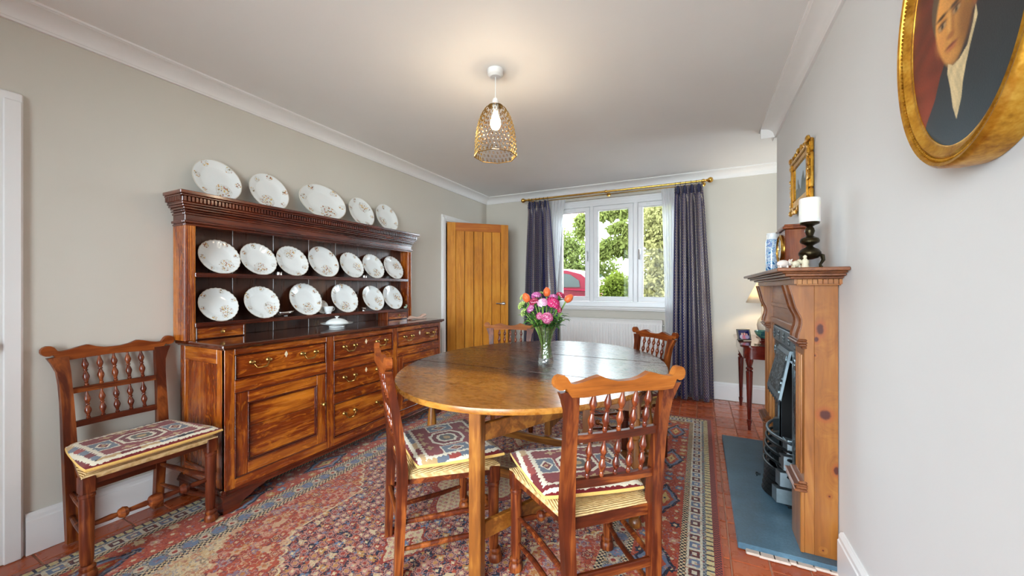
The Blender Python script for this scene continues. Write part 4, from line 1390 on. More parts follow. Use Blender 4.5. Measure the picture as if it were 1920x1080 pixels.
# ------------------------------------------------------------------ cast-iron insert
g = G('blackened_cast_iron')
n = g.noise(g.tc(), 30, 4); v_, _ = g.voro(g.tc(), 26)
M_IRON = g.done(g.mix(n, hexc(22, 26, 28), hexc(48, 56, 60)), .38, .75, g.bump(n, .15, .003))
g = G('relief_cast_iron')
n = g.noise(g.tc(), 38, 3, .5, 1.8); n2 = g.smooth(n, .46, .58)
M_IRONR = g.done(g.mix(n2, hexc(20, 24, 26), hexc(112, 124, 128)), .36, .8, g.bump(n2, .9, .008))
M_IRONL = plain('polished_cast_iron', hexc(120, 132, 138), .34, .85, speck=.25, sc=40)
M_SOOT = plain('sooty_firebrick', hexc(16, 15, 15), .9)
ii0, ii1, iz = yi0 + .031, yi1 - .031, .974
ci = thing('cast_iron_insert', 'black cast-iron fireplace insert with hood and bowed grate', 'fireplace insert', (.47, 2.64, ZH), world=True)
xf = FX + .026
ym = (ii0 + ii1) / 2
oy0, oy1, oz = ym - .205, ym + .205, .80                 # fire opening
b = B().box(xf, xf + .012, ii0, oy0, ZH, iz, .002)
obj('side_plate', b, M_IRON, ci)
obj('side_plate', B().box(xf, xf + .012, oy1, ii1, ZH, iz, .002), M_IRON, ci)
obj('head_plate', B().box(xf, xf + .012, oy0, oy1, oz, iz, .002), M_IRON, ci)
obj('relief_strip', B().box(xf - .006, xf, ii0 + .045, oy0 - .02, .34, .845, .003), M_IRONR, ci)
obj('relief_strip', B().box(xf - .006, xf, oy1 + .02, ii1 - .045, .34, .845, .003), M_IRONR, ci)
obj('relief_frieze', B().box(xf - .010, xf, ii0 + .004, ii1 - .004, .872, .960, .004), M_IRONL, ci)
b = B(); random.seed(3)
for k in range(5):
    yc = ii0 + .06 + k * (ii1 - ii0 - .12) / 4
    for q in range(6):
        a = q * PI / 3; b.ball((xf - .012, yc + .022 * math.cos(a), .916 + .022 * math.sin(a)), (.005, .010, .010), 8)
    b.ball((xf - .012, yc, .916), (.007, .009, .009), 8)
o = obj('cast_rosette', b, M_IRONL, ci); o['kind'] = 'stuff'
for yc in (ii0 + .078, ii1 - .078):
    obj('roundel', B().lathe([(.030, 0), (.030, .006), (.024, .009), (.022, .004), (.012, .004), (.010, .010), (.001, .012)], 20, tr(xf - .004, yc, .81) @ rot('Y', -90)), M_IRONL, ci)
b = B(); bd = .014
for a, c, z0, z1 in ((oy0 - bd, oy0, ZH, oz + bd), (oy1, oy1 + bd, ZH, oz + bd), (oy0, oy1, oz, oz + bd)): b.box(xf - .008, xf + .014, a, c, z0, z1, .003)
obj('opening_bead', b, M_IRONL, ci)
# firebox
b = B().box(XR - .012, XR - .005, oy0 - .01, oy1 + .01, ZH, oz + .01); b.box(xf + .012, XR - .012, oy0 - .012, oy0 - .004, ZH, oz + .01); b.box(xf + .012, XR - .012, oy1 + .004, oy1 + .012, ZH, oz + .01); b.box(xf + .012, XR - .012, oy0, oy1, oz + .002, oz + .01)
obj('firebox', b, M_SOOT, ci)
# tilted hood
poly = [(oy0 + .01, .60), (oy1 - .01, .60), (oy1 - .05, .86), (oy0 + .05, .86)]
def hood(q, t): return xf - .010 - .055 * (1 - (q - .60) / .26) + t
vs = [(hood(z, 0), y, z) for y, z in poly] + [(hood(z, .012), y, z) for y, z in poly]
hd = obj('hood', B().add(vs, [(0, 1, 2, 3), (7, 6, 5, 4)] + [(i, (i + 1) % 4, (i + 1) % 4 + 4, i + 4) for i in range(4)]), M_IRONL, ci, smooth=None)
poly2 = [(oy0 + .04, .63), (oy1 - .04, .63), (oy1 - .07, .835), (oy0 + .07, .835)]
vs = [(hood(z, -.005), y, z) for y, z in poly2] + [(hood(z, .002), y, z) for y, z in poly2]
obj('hood_relief', B().add(vs, [(0, 1, 2, 3), (7, 6, 5, 4)] + [(i, (i + 1) % 4, (i + 1) % 4 + 4, i + 4) for i in range(4)]), M_IRONR, hd, smooth=None)
b = B()
for k in range(7):
    yy = oy0 + .03 + k * (oy1 - oy0 - .06) / 6
    b.prism([(yy - .024, .605), (yy + .024, .605), (yy, .572)], 'yz', xf - .064, xf - .056)
o = obj('hood_fringe', b, M_IRONL, hd, smooth=None); o['kind'] = 'stuff'
# bowed grate
def bow(t, d): return xf - .012 - d * (1 - (2 * t - 1) ** 2)
for k, z in enumerate((.205, .250, .295, .340, .385)):
    obj('grate_bar', B().tube([(bow(t / 14, .075 + .004 * (4 - k)), oy0 - .012 + (oy1 - oy0 + .024) * t / 14, z) for t in range(15)], .0085, 8), M_IRON if k < 4 else M_IRONL, ci)
for yy, s in ((oy0 - .004, 1), (oy1 + .004, -1)):
    for k in range(4):
        z0 = .062 + k * .088
        P = [(xf - .004, yy), (xf - .075 + k * .016, yy + s * .004), (xf - .088 + k * .016, yy + s * .055), (xf - .004, yy + s * .03)]
        obj('cheek_plate', B().prism(P, 'xy', z0, z0 + .074), M_IRONL, ci, smooth=None)
for k in range(5):
    z = .040 + k * .030
    vs = []
    n0 = 15
    for zz, e in ((z, .0), (z + .020, .012), (z + .024, .022)):
        vs += [(bow(t / 14, .105 - k * .004) + e, oy0 + .02 + (oy1 - oy0 - .04) * t / 14, zz) for t in range(n0)]
    vs += [(bow(t / 14, .105 - k * .004) + .03, oy0 + .02 + (oy1 - oy0 - .04) * t / 14, z) for t in range(n0)]
    fs2 = [(r * n0 + i, r * n0 + i + 1, ((r + 1) % 4) * n0 + i + 1, ((r + 1) % 4) * n0 + i) for r in range(4) for i in range(n0 - 1)] + [tuple(r * n0 for r in range(4)), tuple(r * n0 + n0 - 1 for r in range(4))]
    obj('ash_cover_louvre', B().add(vs, fs2), M_IRON, ci, smooth=None)
obj('ash_cover_base', B().box(xf - .02, xf + .04, oy0 + .02, oy1 - .02, ZH, .19, .002), M_IRON, ci)
obj('grate_floor', B().box(xf - .05, XR - .02, oy0 + .02, oy1 - .02, .185, .195, .002), M_IRON, ci)
obj('damper_knob', B().lathe([(.006, 0), (.006, .012), (.012, .016), (.012, .022), (.001, .026)], 12, tr(xf - .112, oy1 - .12, .075) @ rot('Y', -90)), M_IRON, ci)
random.seed(11)
for k in range(7):
    b = B(); c0 = (xf - .02 + random.uniform(-.01, .05), oy0 + .07 + k * .045, .222 + random.uniform(0, .012))
    b.ball((0, 0, 0), 1, 8)
    b.v = [tuple(Vector(p) * random.uniform(.8, 1.15)) for p in b.v]
    o = obj('coal', b, plain('chalky_coal', hexc(190, 186, 180), .9) if k == 3 else M_SOOT, ci, smooth=None)
    o.matrix_basis = Matrix.Translation(c0) @ Matrix.Diagonal((.026, .026, .024, 1))

# ================================================================== things on the mantel
MZ = 1.2855
M_BRONZE = plain('dark_bronze', hexc(58, 50, 34), .28, .9, speck=.4, sc=60)
t = thing('candlestick', 'dark bronze candlestick with bulbous stem on near end of mantel', 'candlestick', (.432, 2.085, MZ))
obj('stem', B().lathe([(.010, .040), (.030, .046), (.040, .060), (.041, .070), (.032, .084), (.014, .094), (.011, .100), (.020, .106), (.034, .114), (.036, .122), (.032, .132), (.018, .140), (.012, .144), (.015, .152), (.019, .164), (.016, .176), (.011, .184), (.020, .190), (.034, .195), (.036, .200), (.034, .203), (.001, .203)], 24), M_BRONZE, t)
for k in range(3):
    a = math.radians(100 + 120 * k); ca, sa = math.cos(a), math.sin(a)
    obj('foot', B().tube([(.028 * ca, .028 * sa, .062), (.044 * ca, .044 * sa, .054), (.046 * ca, .046 * sa, .036), (.036 * ca, .036 * sa, .018), (.038 * ca, .038 * sa, .006), (.046 * ca, .046 * sa, .005)], [.008, .009, .008, .006, .007, .005], 8), M_BRONZE, t)
g = G('ivory_candle_wax'); M_WAX = g.done(g.mix(g.noise(g.tc(), 20, 2), (.80, .78, .72), (.86, .84, .79)), .45); g.p.inputs['Subsurface Weight'].default_value = .3
t = thing('pillar_candle', 'thick white pillar candle standing on the bronze candlestick', 'candle', (.432, 2.085, MZ + .2035))
obj('wax', B().lathe([(.037, 0), (.0385, .003), (.0385, .100), (.036, .105), (.030, .104), (.020, .099), (.001, .097)], 32), M_WAX, t)
obj('wick', B().tube([(0, 0, .095), (.001, 0, .104), (.004, 0, .109)], .0012, 6), M_SOOT, t)
# clock
M_MAH = wood('mahogany_clock_case', hexc(66, 24, 12), hexc(110, 50, 22), hexc(150, 82, 38), 'z', 1.2, .22, .5)
t = thing('mantel_clock', 'mahogany mantel clock with round white dial beside the candlestick', 'clock', (.432, 2.45, MZ), world=True)
cx0, cx1, cy0, cy1 = .388, .476, 2.36, 2.54
obj('case', B().box(cx0, cx1, cy0, cy1, MZ + .018, 1.500, .004), M_MAH, t)
obj('base', B().box(cx0 - .008, cx1 + .006, cy0 - .008, cy1 + .008, MZ, MZ + .020, .003), M_MAH, t)
b = B().box(cx0 - .012, cx1 + .008, cy0 - .012, cy1 + .012, 1.500, 1.512, .003); b.box(cx0 - .004, cx1 + .004, cy0 - .004, cy1 + .004, 1.512, 1.524, .003)
obj('roof_moulding', b, M_MAH, t)
Mc = tr(cx0, 2.45, 1.405) @ rot('Y', -90)
obj('dial', B().lathe([(.066, 0), (.066, .006), (.001, .008)], 40, Mc), plain('cream_dial', (.82, .82, .78), .3), t)
obj('bezel', B().lathe([(.066, 0), (.076, 0), (.077, .008), (.070, .015), (.066, .010), (.066, 0)], 40, Mc), M_BRASS, t)
b = B()
for k in range(12):
    a = k * PI / 6
    b.box(-.0018, .0018, .048, .060, .0075, .0090, 0, Mc @ Matrix.Rotation(a, 4, 'Z'))
o = obj('hour_marks', b, M_SOOT, t, smooth=None); o['kind'] = 'stuff'
for an, L in ((40, .034), (-75, .050)): obj('hand', B().box(-.0016, .0016, -.008, L, .0088, .0100, 0, Mc @ rot('Z', an)), M_SOOT, t, smooth=None)
# blue and white jar
g = G('blue_white_porcelain')
n = g.noise(g.tc(), 34, 3, .6, 1.4); z_ = g.sep(g.tc())[2]
c = g.ramp(n, [(.36, hexc(18, 40, 110)), (.44, hexc(70, 150, 200)), (.50, hexc(214, 228, 232)), (.60, hexc(40, 100, 176)), (.68, hexc(228, 236, 236))])
c = g.mix(z_ > .215, c, (.80, .83, .84))
M_BLUEW = g.done(c, .12, coat=.4)
o = obj('porcelain_jar', B().lathe([(.030, 0), (.032, .004), (.033, .05), (.034, .12), (.034, .200), (.030, .214), (.026, .222), (.028, .246), (.030, .252), (.026, .252), (.023, .236), (.023, .22), (.001, .20)], 32), M_BLUEW)
o.location = (.398, 2.83, MZ); tag(o, 'tall blue and white porcelain jar at far end of mantel', 'jar')
# three small ornaments by the near edge
M_BISQ = plain('white_bisque', hexc(224, 210, 200), .5, speck=.1, sc=60); M_STONE = plain('cream_soapstone', hexc(206, 196, 170), .45, speck=.2, sc=60)
b = B().ball((0, 0, .024), (.026, .015, .017), 14); b.ball((.030, 0, .026), (.013, .011, .011), 12); b.ball((.042, 0, .024), (.005, .005, .005), 8)
for sx in (-.014, .014):
    for sy in (-.008, .008): b.tube([(sx, sy, .016), (sx, sy, 0)], .0045, 8)
for s in (-1, 1): b.tube([(.028, s * .006, .034), (.034, s * .010, .044)], [.005, .002], 6)
o = obj('pig_figurine', b, M_BISQ); o.location = (.335, 2.085, MZ); o.rotation_euler = (0, 0, .35); tag(o, 'small white pig figurine near the mantel edge', 'figurine')
b = B().ball((0, 0, .020), (.018, .013, .015), 12); b.ball((.016, 0, .032), (.011, .010, .010), 12); b.ball((.027, 0, .029), (.005, .005, .004), 8)
for s in (-1, 1): b.ball((.012, s * .010, .032), (.004, .003, .008), 8)
for sx in (-.012, .010):
    for sy in (-.007, .007): b.tube([(sx, sy, .014), (sx, sy, 0)], .004, 8)
b.tube([(-.016, 0, .022), (-.024, 0, .034)], [.004, .002], 6)
o = obj('dog_figurine', b, M_STONE); o.location = (.378, 2.055, MZ); o.rotation_euler = (0, 0, .3); tag(o, 'small cream dog figurine between pig and candlestick', 'figurine')
b = B().lathe([(.013, 0), (.014, .006), (.011, .02), (.012, .030), (.008, .038), (.004, .041)], 14); b.ball((0, 0, .047), (.0075, .0075, .0085), 12)
for s in (-1, 1): b.tube([(s * .010, 0, .032), (s * .013, .006, .022), (s * .004, .011, .020)], .003, 6)
o = obj('figure_ornament', b, M_STONE); o.location = (.402, 2.018, MZ); tag(o, 'tiny pale standing figure in front of the candlestick', 'figurine')

# ================================================================== pictures on the chimney wall
g = G('old_gilt')
n = g.noise(g.tc(), 24, 4); n2 = g.noise(g.tc(), 120, 2)
M_GILT = g.done(g.ramp(g.clamp(n * .7 + n2 * .3), [(.25, hexc(120, 66, 14)), (.5, hexc(190, 136, 40)), (.8, hexc(232, 190, 92))]), .32, .75, g.bump(n2, .2, .002))
g = G('painted_canvas')
ca = g.attr('paint'); n2 = g.noise(g.tc(), 260, 2)
M_CANVAS = g.done(ca, .45, 0, g.bump(n2, .10, .002), spec=.35)


def in_poly(px, pz, poly):
    r = np.zeros(px.shape, bool); n = len(poly)
    for i in range(n):
        (x1, y1), (x2, y2) = poly[i], poly[(i + 1) % n]
        c = ((y1 > pz) != (y2 > pz)) & (px < (x2 - x1) * (pz - y1) / (y2 - y1 + 1e-12) + x1)
        r ^= c
    return r


def soft(d, w): return np.clip(.5 - d / w, 0, 1)[..., None]


def paint_object(name, y, z, x, mask, colfn, parent):
    """flat canvas in the plane X = x made of small painted cells"""
    ny, nz = len(y), len(z)
    Y, Z = np.meshgrid(y, z, indexing='ij')
    dy, dz = (y[1] - y[0]) / 3, (z[1] - z[0]) / 3
    col = sum(colfn(Y + a * dy, Z + c_ * dz) for a in (-1, 0, 1) for c_ in (-1, 0, 1)) / 9
    verts = [(x, float(a), float(c)) for a in y for c in z]
    faces = [(i * nz + j, i * nz + j + 1, (i + 1) * nz + j + 1, (i + 1) * nz + j) for i in range(ny - 1) for j in range(nz - 1) if mask(y[i], z[j])]
    me = bpy.data.meshes.new(name); me.from_pydata(verts, [], faces)
    at = me.color_attributes.new('paint', 'FLOAT_COLOR', 'POINT')
    rgba = np.concatenate([col.reshape(-1, 3), np.ones((ny * nz, 1))], 1).astype(np.float32)
    at.data.foreach_set('color', rgba.ravel())
    bm = bmesh.new(); bm.from_mesh(me)
    bmesh.ops.delete(bm, geom=[v for v in bm.verts if not v.link_faces], context='VERTS'); bm.to_mesh(me); bm.free()
    me.materials.append(M_CANVAS)
    o = bpy.data.objects.new(name, me); COL.objects.link(o); attach(o, parent)
    return o


PY, PZ, IA, IH = 1.126, 1.782, .199, .279
def portrait(Y, Z):
    a, c = Y - PY + .001, Z - PZ + .002
    rng = np.random.default_rng(2)
    nz = rng.normal(0, 1, a.shape)
    L = lambda *q: np.array(hexc(*q))
    t = np.clip((c + .27) / .5, 0, 1)[..., None]
    col = L(136, 50, 24) * (1 - t) + L(86, 34, 20) * t
    col = col * (1 + .25 * np.sin(a * 40 + 3 * np.sin(c * 30)) * np.sin(c * 46 + a * 20))[..., None]
    lft = soft(.02 - a, .12); col = col * lft + L(38, 24, 18) * (1 - lft)
    coat = [(.052, -.075), (.075, -.102), (.098, -.148), (.131, -.185), (.165, -.24), (.2, -.3), (-.2, -.3), (-.2, .02), (-.120, -.005), (-.075, .015), (-.050, -.02)]
    k = in_poly(a, c, coat)[..., None]
    ct = np.clip((c + .27) / .26, 0, 1)[..., None]
    col = np.where(k, L(44, 58, 66) * (1 - ct) + L(34, 32, 34) * ct, col)
    hair = (((a - .018) / .092) ** 2 + ((c - .050) / .098) ** 2 < 1)[..., None]
    col = np.where(hair, L(96, 76, 56), col)
    fa, fc = a - .026, c - .004
    fd = np.sqrt((fa / (.068 - .16 * np.clip(-fc, 0, .1) * .9)) ** 2 + (fc / .104) ** 2)
    light = np.clip(.74 + fa * 5.0 + fc * 1.0, .38, 1.2)[..., None]
    skin = L(224, 156, 76) * light
    kf = soft((fd - 1) * .06, .008); col = col * (1 - kf) + skin * kf
    ear = soft((np.sqrt(((a + .046) / .011) ** 2 + ((c - .004) / .024) ** 2) - 1) * .012, .006); col = col * (1 - ear) + L(150, 88, 44) * ear
    def blob(cy_, cz_, ry, rz, cc, w=.006, op=1.0):
        nonlocal col
        m = soft((np.sqrt(((a - cy_) / ry) ** 2 + ((c - cz_) / rz) ** 2) - 1) * min(ry, rz), w) * op
        col = col * (1 - m) + np.array(cc) * m
    for ey, ez in ((.067, .004), (.015, .011)):
        blob(ey, ez + .003, .017, .011, L(130, 76, 36), .008, .8); blob(ey, ez, .012, .0055, L(190, 160, 120)); blob(ey, ez, .0052, .0056, L(30, 20, 16)); blob(ey, ez + .0065, .014, .0022, L(64, 36, 20), .003)
    blob(.069, .026, .020, .0045, L(72, 44, 24), .004); blob(.021, .026, .021, .0048, L(72, 44, 24), .004)
    blob(.040, -.008, .007, .030, L(226, 168, 92), .010, .7); blob(.036, -.032, .014, .007, L(150, 84, 42), .006, .8); blob(.028, -.012, .006, .026, L(150, 90, 44), .008, .6)
    blob(.033, -.055, .022, .0038, L(120, 44, 30), .004); blob(.033, -.062, .017, .0042, L(178, 96, 62), .005, .8); blob(.032, -.078, .018, .008, L(214, 150, 82), .010, .6)
    blob(.075, -.030, .016, .022, L(216, 140, 74), .02, .5); blob(-.015, -.030, .022, .040, L(120, 70, 34), .02, .6)
    crav = [(-.049, -.020), (-.054, -.045), (-.030, -.093), (-.018, -.120), (-.007, -.153), (-.002, -.184), (.015, -.222), (.028, -.191), (.037, -.146), (.048, -.111), (.045, -.090), (.028, -.102), (.005, -.100), (-.022, -.086), (-.040, -.050)]
    k = in_poly(a, c, crav)[..., None]
    fold = (.86 + .10 * np.sin(a * 150 + c * 55 + 2 * np.sin(c * 60)) + .05 * np.sin(a * 420 - c * 200))[..., None]
    col = np.where(k, L(222, 198, 150) * fold, col)
    return np.clip(col * (1 + .05 * nz[..., None]), 0, 1)


pt = thing('oval_portrait', 'gilt oval frame with a painted portrait of a man in dark coat', 'painting', (.505, PY, PZ - .335), world=True)
ys = np.arange(PY - IA - .004, PY + IA + .004, .0024); zs_ = np.arange(PZ - IH - .004, PZ + IH + .004, .0024)
paint_object('canvas', ys, zs_, .486, lambda a, c: ((a - PY) / (IA + .002)) ** 2 + ((c - PZ) / (IH + .002)) ** 2 < 1.03, portrait, pt)
def oval_ring(prof, n=96):
    vs, fs2 = [], []
    m = len(prof)
    for k in range(n):
        a = 2 * PI * k / n
        for w, x in [(q * .80, r) for q, r in prof]: vs.append((x, PY + (IA + w) * math.cos(a), PZ + (IH + w) * math.sin(a)))
    for k in range(n):
        for j in range(m): fs2.append((k * m + j, k * m + (j + 1) % m, ((k + 1) % n) * m + (j + 1) % m, ((k + 1) % n) * m + j))
    return B().add(vs, fs2)
obj('frame_back', oval_ring([(.056, XR - .002), (.060, .500), (.058, .486), (.050, .484), (.0, .490), (-.004, .494), (-.004, XR - .002)]), M_GILT, pt, smooth=40)
obj('frame_moulding', oval_ring([(.058, .486), (.057, .476), (.050, .470), (.042, .472), (.038, .480), (.034, .481), (.030, .476), (.024, .474), (.012, .482), (.004, .4845), (-.002, .484), (-.003, .490), (.05, .490)]), M_GILT, pt, smooth=40)
b = B()
for k in range(200):
    a = 2 * PI * k / 200
    b.ball((.477, PY + (IA + .0292) * math.cos(a), PZ + (IH + .0292) * math.sin(a)), .0042, 6)
o = obj('rope_beading', b, M_GILT, pt); o['kind'] = 'stuff'

# small landscape in a carved frame, leaning out a little at the top
ly0, ly1, lz0, lz1 = 2.462, 2.895, 1.652, 1.985
lp = thing('landscape_painting', 'small landscape in a carved gilt frame above the mantel clock', 'painting', (.52, 2.68, lz0), world=True)
fw = .072
def landscape(Y, Z):
    u = (Y - ly0 - fw) / (ly1 - ly0 - 2 * fw); v = (Z - lz0 - fw) / (lz1 - lz0 - 2 * fw)
    L = lambda *q: np.array(hexc(*q))
    col = L(150, 164, 170) * (1 - v[..., None]) + L(176, 192, 204) * v[..., None]
    rng = np.random.default_rng(4); nz = rng.normal(0, 1, u.shape)
    h = .50 + .22 * np.sin(u * 7) * .5 + .16 * np.sin(u * 17 + 1) + .05 * np.sin(u * 41)
    tree = (v < h)[..., None] & ((np.abs(u - .45) < .38)[..., None])
    col = np.where(tree, L(58, 66, 58) * (1 + .25 * nz[..., None]), col)
    gr = (v < .30 + .04 * np.sin(u * 9))[..., None]
    col = np.where(gr, L(84, 84, 66) * (1 + .2 * nz[..., None]), col)
    return np.clip(col, 0, 1)
lparts = [paint_object('canvas', np.arange(ly0 + fw - .01, ly1 - fw + .012, .004), np.arange(lz0 + fw - .01, lz1 - fw + .012, .004), .517, lambda a, c: True, landscape, lp)]
b = B()
for a, c, z0, z1 in ((ly0, ly1, lz0, lz0 + fw), (ly0, ly1, lz1 - fw, lz1), (ly0, ly0 + fw, lz0 + fw, lz1 - fw), (ly1 - fw, ly1, lz0 + fw, lz1 - fw)):
    b.box(.508, XR - .004, a, c, z0, z1, .006)
    ins = .022
b.box(.500, .512, ly0 + .018, ly1 - .018, lz0 + .018, lz0 + .040, .005); b.box(.500, .512, ly0 + .018, ly1 - .018, lz1 - .040, lz1 - .018, .005)
b.box(.500, .512, ly0 + .018, ly0 + .040, lz0 + .018, lz1 - .018, .005); b.box(.500, .512, ly1 - .040, ly1 - .018, lz0 + .018, lz1 - .018, .005)
obj('frame', b, M_GILT, lp)
b = B(); random.seed(8)
for k in range(70):
    e = k % 4; f = random.random()
    if e < 2: yy = ly0 + (ly1 - ly0) * f; zz = (lz0 + random.uniform(-.004, .02)) if e == 0 else (lz1 - random.uniform(-.004, .02))
    else: zz = lz0 + (lz1 - lz0) * f; yy = (ly0 + random.uniform(-.004, .02)) if e == 2 else (ly1 - random.uniform(-.004, .02))
    b.ball((.506, yy, zz), (.009, random.uniform(.009, .018), random.uniform(.009, .018)), 8)
for yy in (ly0 + .01, (ly0 + ly1) / 2, ly1 - .01):
    for zz in (lz0 + .006, lz1 - .004): b.ball((.503, yy, zz), (.012, .026, .018), 10)
o = obj('carved_foliage', b, M_GILT, lp); o['kind'] = 'stuff'

# ================================================================== curtains
g = G('navy_gold_brocade')
u_, v_, _w = g.sep(g.tc('UV'))
P = .0155
cu, cv_ = u_ / P, v_ / P
row = g.floor(cv_)
fx = g.abs(g.fract(cu + g.fract(row * .5)) - .5); fy = g.abs(g.fract(cv_) - .5)
dia = (fx + fy * .9) < .30
stripe = g.tri(u_ / .125) > .16
m = dia * stripe
n = g.noise(g.comb(u_, v_), 240, 2)
navy = g.mix(n, hexc(14, 18, 66), hexc(28, 34, 96))
c = g.mix(m, navy, hexc(206, 182, 132))
M_CURT = g.done(c, g.mix(m, (.5,) * 3, (.36,) * 3), m * .35, g.bump(n + m, .15, .002), sheen=.2)


def curtain_panel(name, label, xt0, xt1, xb0, xb1, ztop, zbot, yc, folds, amp, seed):
    t = thing(name, label, 'curtain', ((xb0 + xb1) / 2, yc, zbot), world=True, group='navy and gold curtains')
    rnd = random.Random(seed); ph = rnd.uniform(0, 6)
    nu, nv = folds * 14 + 1, 40
    pts = []
    def fn(u, v):
        z = ztop + (zbot - ztop) * v
        e = v ** .8
        x0 = xt0 + (xb0 - xt0) * e; x1 = xt1 + (xb1 - xt1) * e
        a = amp * (.45 + .75 * min(1, v * 2.2))
        w = u + .018 * math.sin(6 * u + 4 * v + ph) * v
        yy = yc + a * math.sin(2 * PI * folds * w + ph) + .3 * a * math.sin(2 * PI * folds * .5 * w + 2 * v)
        xx = x0 + (x1 - x0) * u + .22 * a * math.sin(4 * PI * folds * w + ph)
        if v < .05: yy = yc + amp * .5 * math.sin(2 * PI * folds * 2 * u)
        return (xx, yy, z)
    b = B().grid(fn, nu, nv)
    o = obj('drape', b, M_CURT, t, smooth=80, recalc=False)
    uv = o.data.uv_layers.new(name='UVMap')
    flat = (xb1 - xb0) * 2.6
    for lp_ in o.data.loops:
        vi = lp_.vertex_index
        uv.data[lp_.index].uv = ((vi % nu) / (nu - 1) * flat, ztop - (vi // nu) / (nv - 1) * (ztop - zbot))
    s = o.modifiers.new('cloth', 'SOLIDIFY'); s.thickness = .004; s.offset = 0
    hd = B()
    for k in range(folds):
        xx = xt0 + (xt1 - xt0) * (k + .5) / folds
        hd.box(xx - .012, xx + .012, yc - amp * .62, yc - amp * .30, ztop - .085, ztop + .005, .006)
    h = obj('pinch_pleat', hd, plain('navy_heading_tape', hexc(26, 28, 62), .7), o); h['kind'] = 'stuff'
    return t


YCU = 4.522
curtain_panel('curtain', 'navy and gold curtain hanging left of the window', -2.005, -1.722, -2.115, -1.60, 2.303, .012, YCU, 4, .050, 3)
curtain_panel('curtain', 'navy and gold curtain hanging right of the window', -.252, .020, -.278, .125, 2.303, .012, YCU, 4, .050, 9)
# sheers
g = G('white_voile')
d_ = g.n('ShaderNodeBsdfTranslucent'); d_.inputs[0].default_value = (.9, .92, .95, 1)
d2_ = g.n('ShaderNodeBsdfDiffuse'); d2_.inputs[0].default_value = (.86, .88, .92, 1)
tp = g.n('ShaderNodeBsdfTransparent')
m1 = g.n('ShaderNodeMixShader'); m1.inputs[0].default_value = .5
m2 = g.n('ShaderNodeMixShader'); m2.inputs[0].default_value = .70
g.t.links.new(d_.outputs[0], m1.inputs[1]); g.t.links.new(d2_.outputs[0], m1.inputs[2])
g.t.links.new(tp.outputs[0], m2.inputs[1]); g.t.links.new(m1.outputs[0], m2.inputs[2]); g.t.links.new(m2.outputs[0], g.out.inputs[0])
M_VOILE = g.mat
for lab, xt0, xt1, xb0, xb1, zb_ in (('white voile panel beside the left navy curtain', -1.735, -1.520, -1.725, -1.650, .60), ('white voile panel beside the right navy curtain', -.398, -.255, -.352, -.250, .30)):
    def fn(u, v, xt0=xt0, xt1=xt1, xb0=xb0, xb1=xb1, zb_=zb_):
        e = min(1, v * 1.25) ** .7
        x0, x1 = xt0 + (xb0 - xt0) * e, xt1 + (xb1 - xt1) * e
        return (x0 + (x1 - x0) * u, 4.617 + .006 * math.sin(u * 30 + v), 2.318 + (zb_ - 2.318) * v)
    o = obj('voile_curtain', B().grid(fn, 40, 24), M_VOILE, None, smooth=80, recalc=False)
    tag(o, lab, 'voile curtain', 'white voile curtains')
# pole
t = thing('curtain_pole', 'brass curtain pole with ball finials above the window', 'curtain pole', (-1.0, YCU, 2.33), world=True)
obj('pole', B().tube([(-2.03, YCU, 2.338), (.055, YCU, 2.338)], .0115, 14), M_BRASS, t)
obj('voile_rod', B().tube([(-1.95, 4.613, 2.326), (-.02, 4.613, 2.326)], .005, 8), M_BRASS, t)
for x, s in ((-2.03, -1), (.055, 1)):
    obj('finial', B().lathe([(.012, 0), (.016, .004), (.012, .010), (.022, .020), (.029, .036), (.029, .046), (.020, .062), (.001, .068)], 20, tr(x, YCU, 2.338) @ rot('Y', 90 * s)), M_BRASS, t)
for x in (-1.99, -1.0, .03):
    b = B().tube([(x, YF - .002, 2.338), (x, YCU, 2.338)], .007, 8); b.lathe([(.024, 0), (.024, .006), (.010, .010)], 16, tr(x, YF - .001, 2.338) @ rot('X', 90))
    b.lathe([(.016, -.012), (.018, 0), (.016, .012)], 14, tr(x, YCU, 2.338) @ rot('Y', 90))
    obj('bracket', b, M_BRASS, t)
M_RING = plain('dark_brass_ring', hexc(96, 74, 40), .35, 1.0)
for a, c in ((-2.0, -1.73), (-.245, .015)):
    for k in range(6):
        x = a + (c - a) * k / 5
        if min(abs(x + 1.99), abs(x - .03)) < .012: x += .015 if x < -1 else -.022
        obj('ring', B().tube([(x, YCU + .0185 * math.cos(q * PI / 8), 2.333 + .0185 * math.sin(q * PI / 8)) for q in range(16)], .0024, 6, closed=True), M_RING, t)

# ================================================================== radiator
M_RAD = plain('white_radiator_enamel', (.80, .79, .78), .3, speck=.02)
t = thing('radiator', 'white ribbed radiator on the wall under the window', 'radiator', (-1.01, 4.62, .2), world=True)
rx0, rx1 = -1.585, -.385
rb = .18
ry = 4.600
vs, fs2 = [], []
n = 0
xx = rx0; row_t = []
while xx < rx1 - .001:
    for dx, dy in ((0, 0), (.010, 0), (.014, -.009), (.026, -.009), (.030, 0)):
        row_t.append((min(xx + dx, rx1), ry + dy))
    xx += .0335
n = len(row_t)
zz = (rb, rb + .035, rb + .05, .765, .782, .828)
for k, z in enumerate(zz):
    f = 0 if k in (0, 1, 4, 5) else 1
    vs += [(x, ry + (y - ry) * f, z) for x, y in row_t]
fs2 = [(j * n + i, j * n + i + 1, (j + 1) * n + i + 1, (j + 1) * n + i) for j in range(len(zz) - 1) for i in range(n - 1)]
b = B().add(vs, fs2)
o = obj('front_panel', b, M_RAD, t, smooth=30, recalc=False); s_ = o.modifiers.new('steel', 'SOLIDIFY'); s_.thickness = .003
obj('back_panel', B().box(rx0, rx1, ry + .045, ry + .052, rb, .828, .002), M_RAD, t)
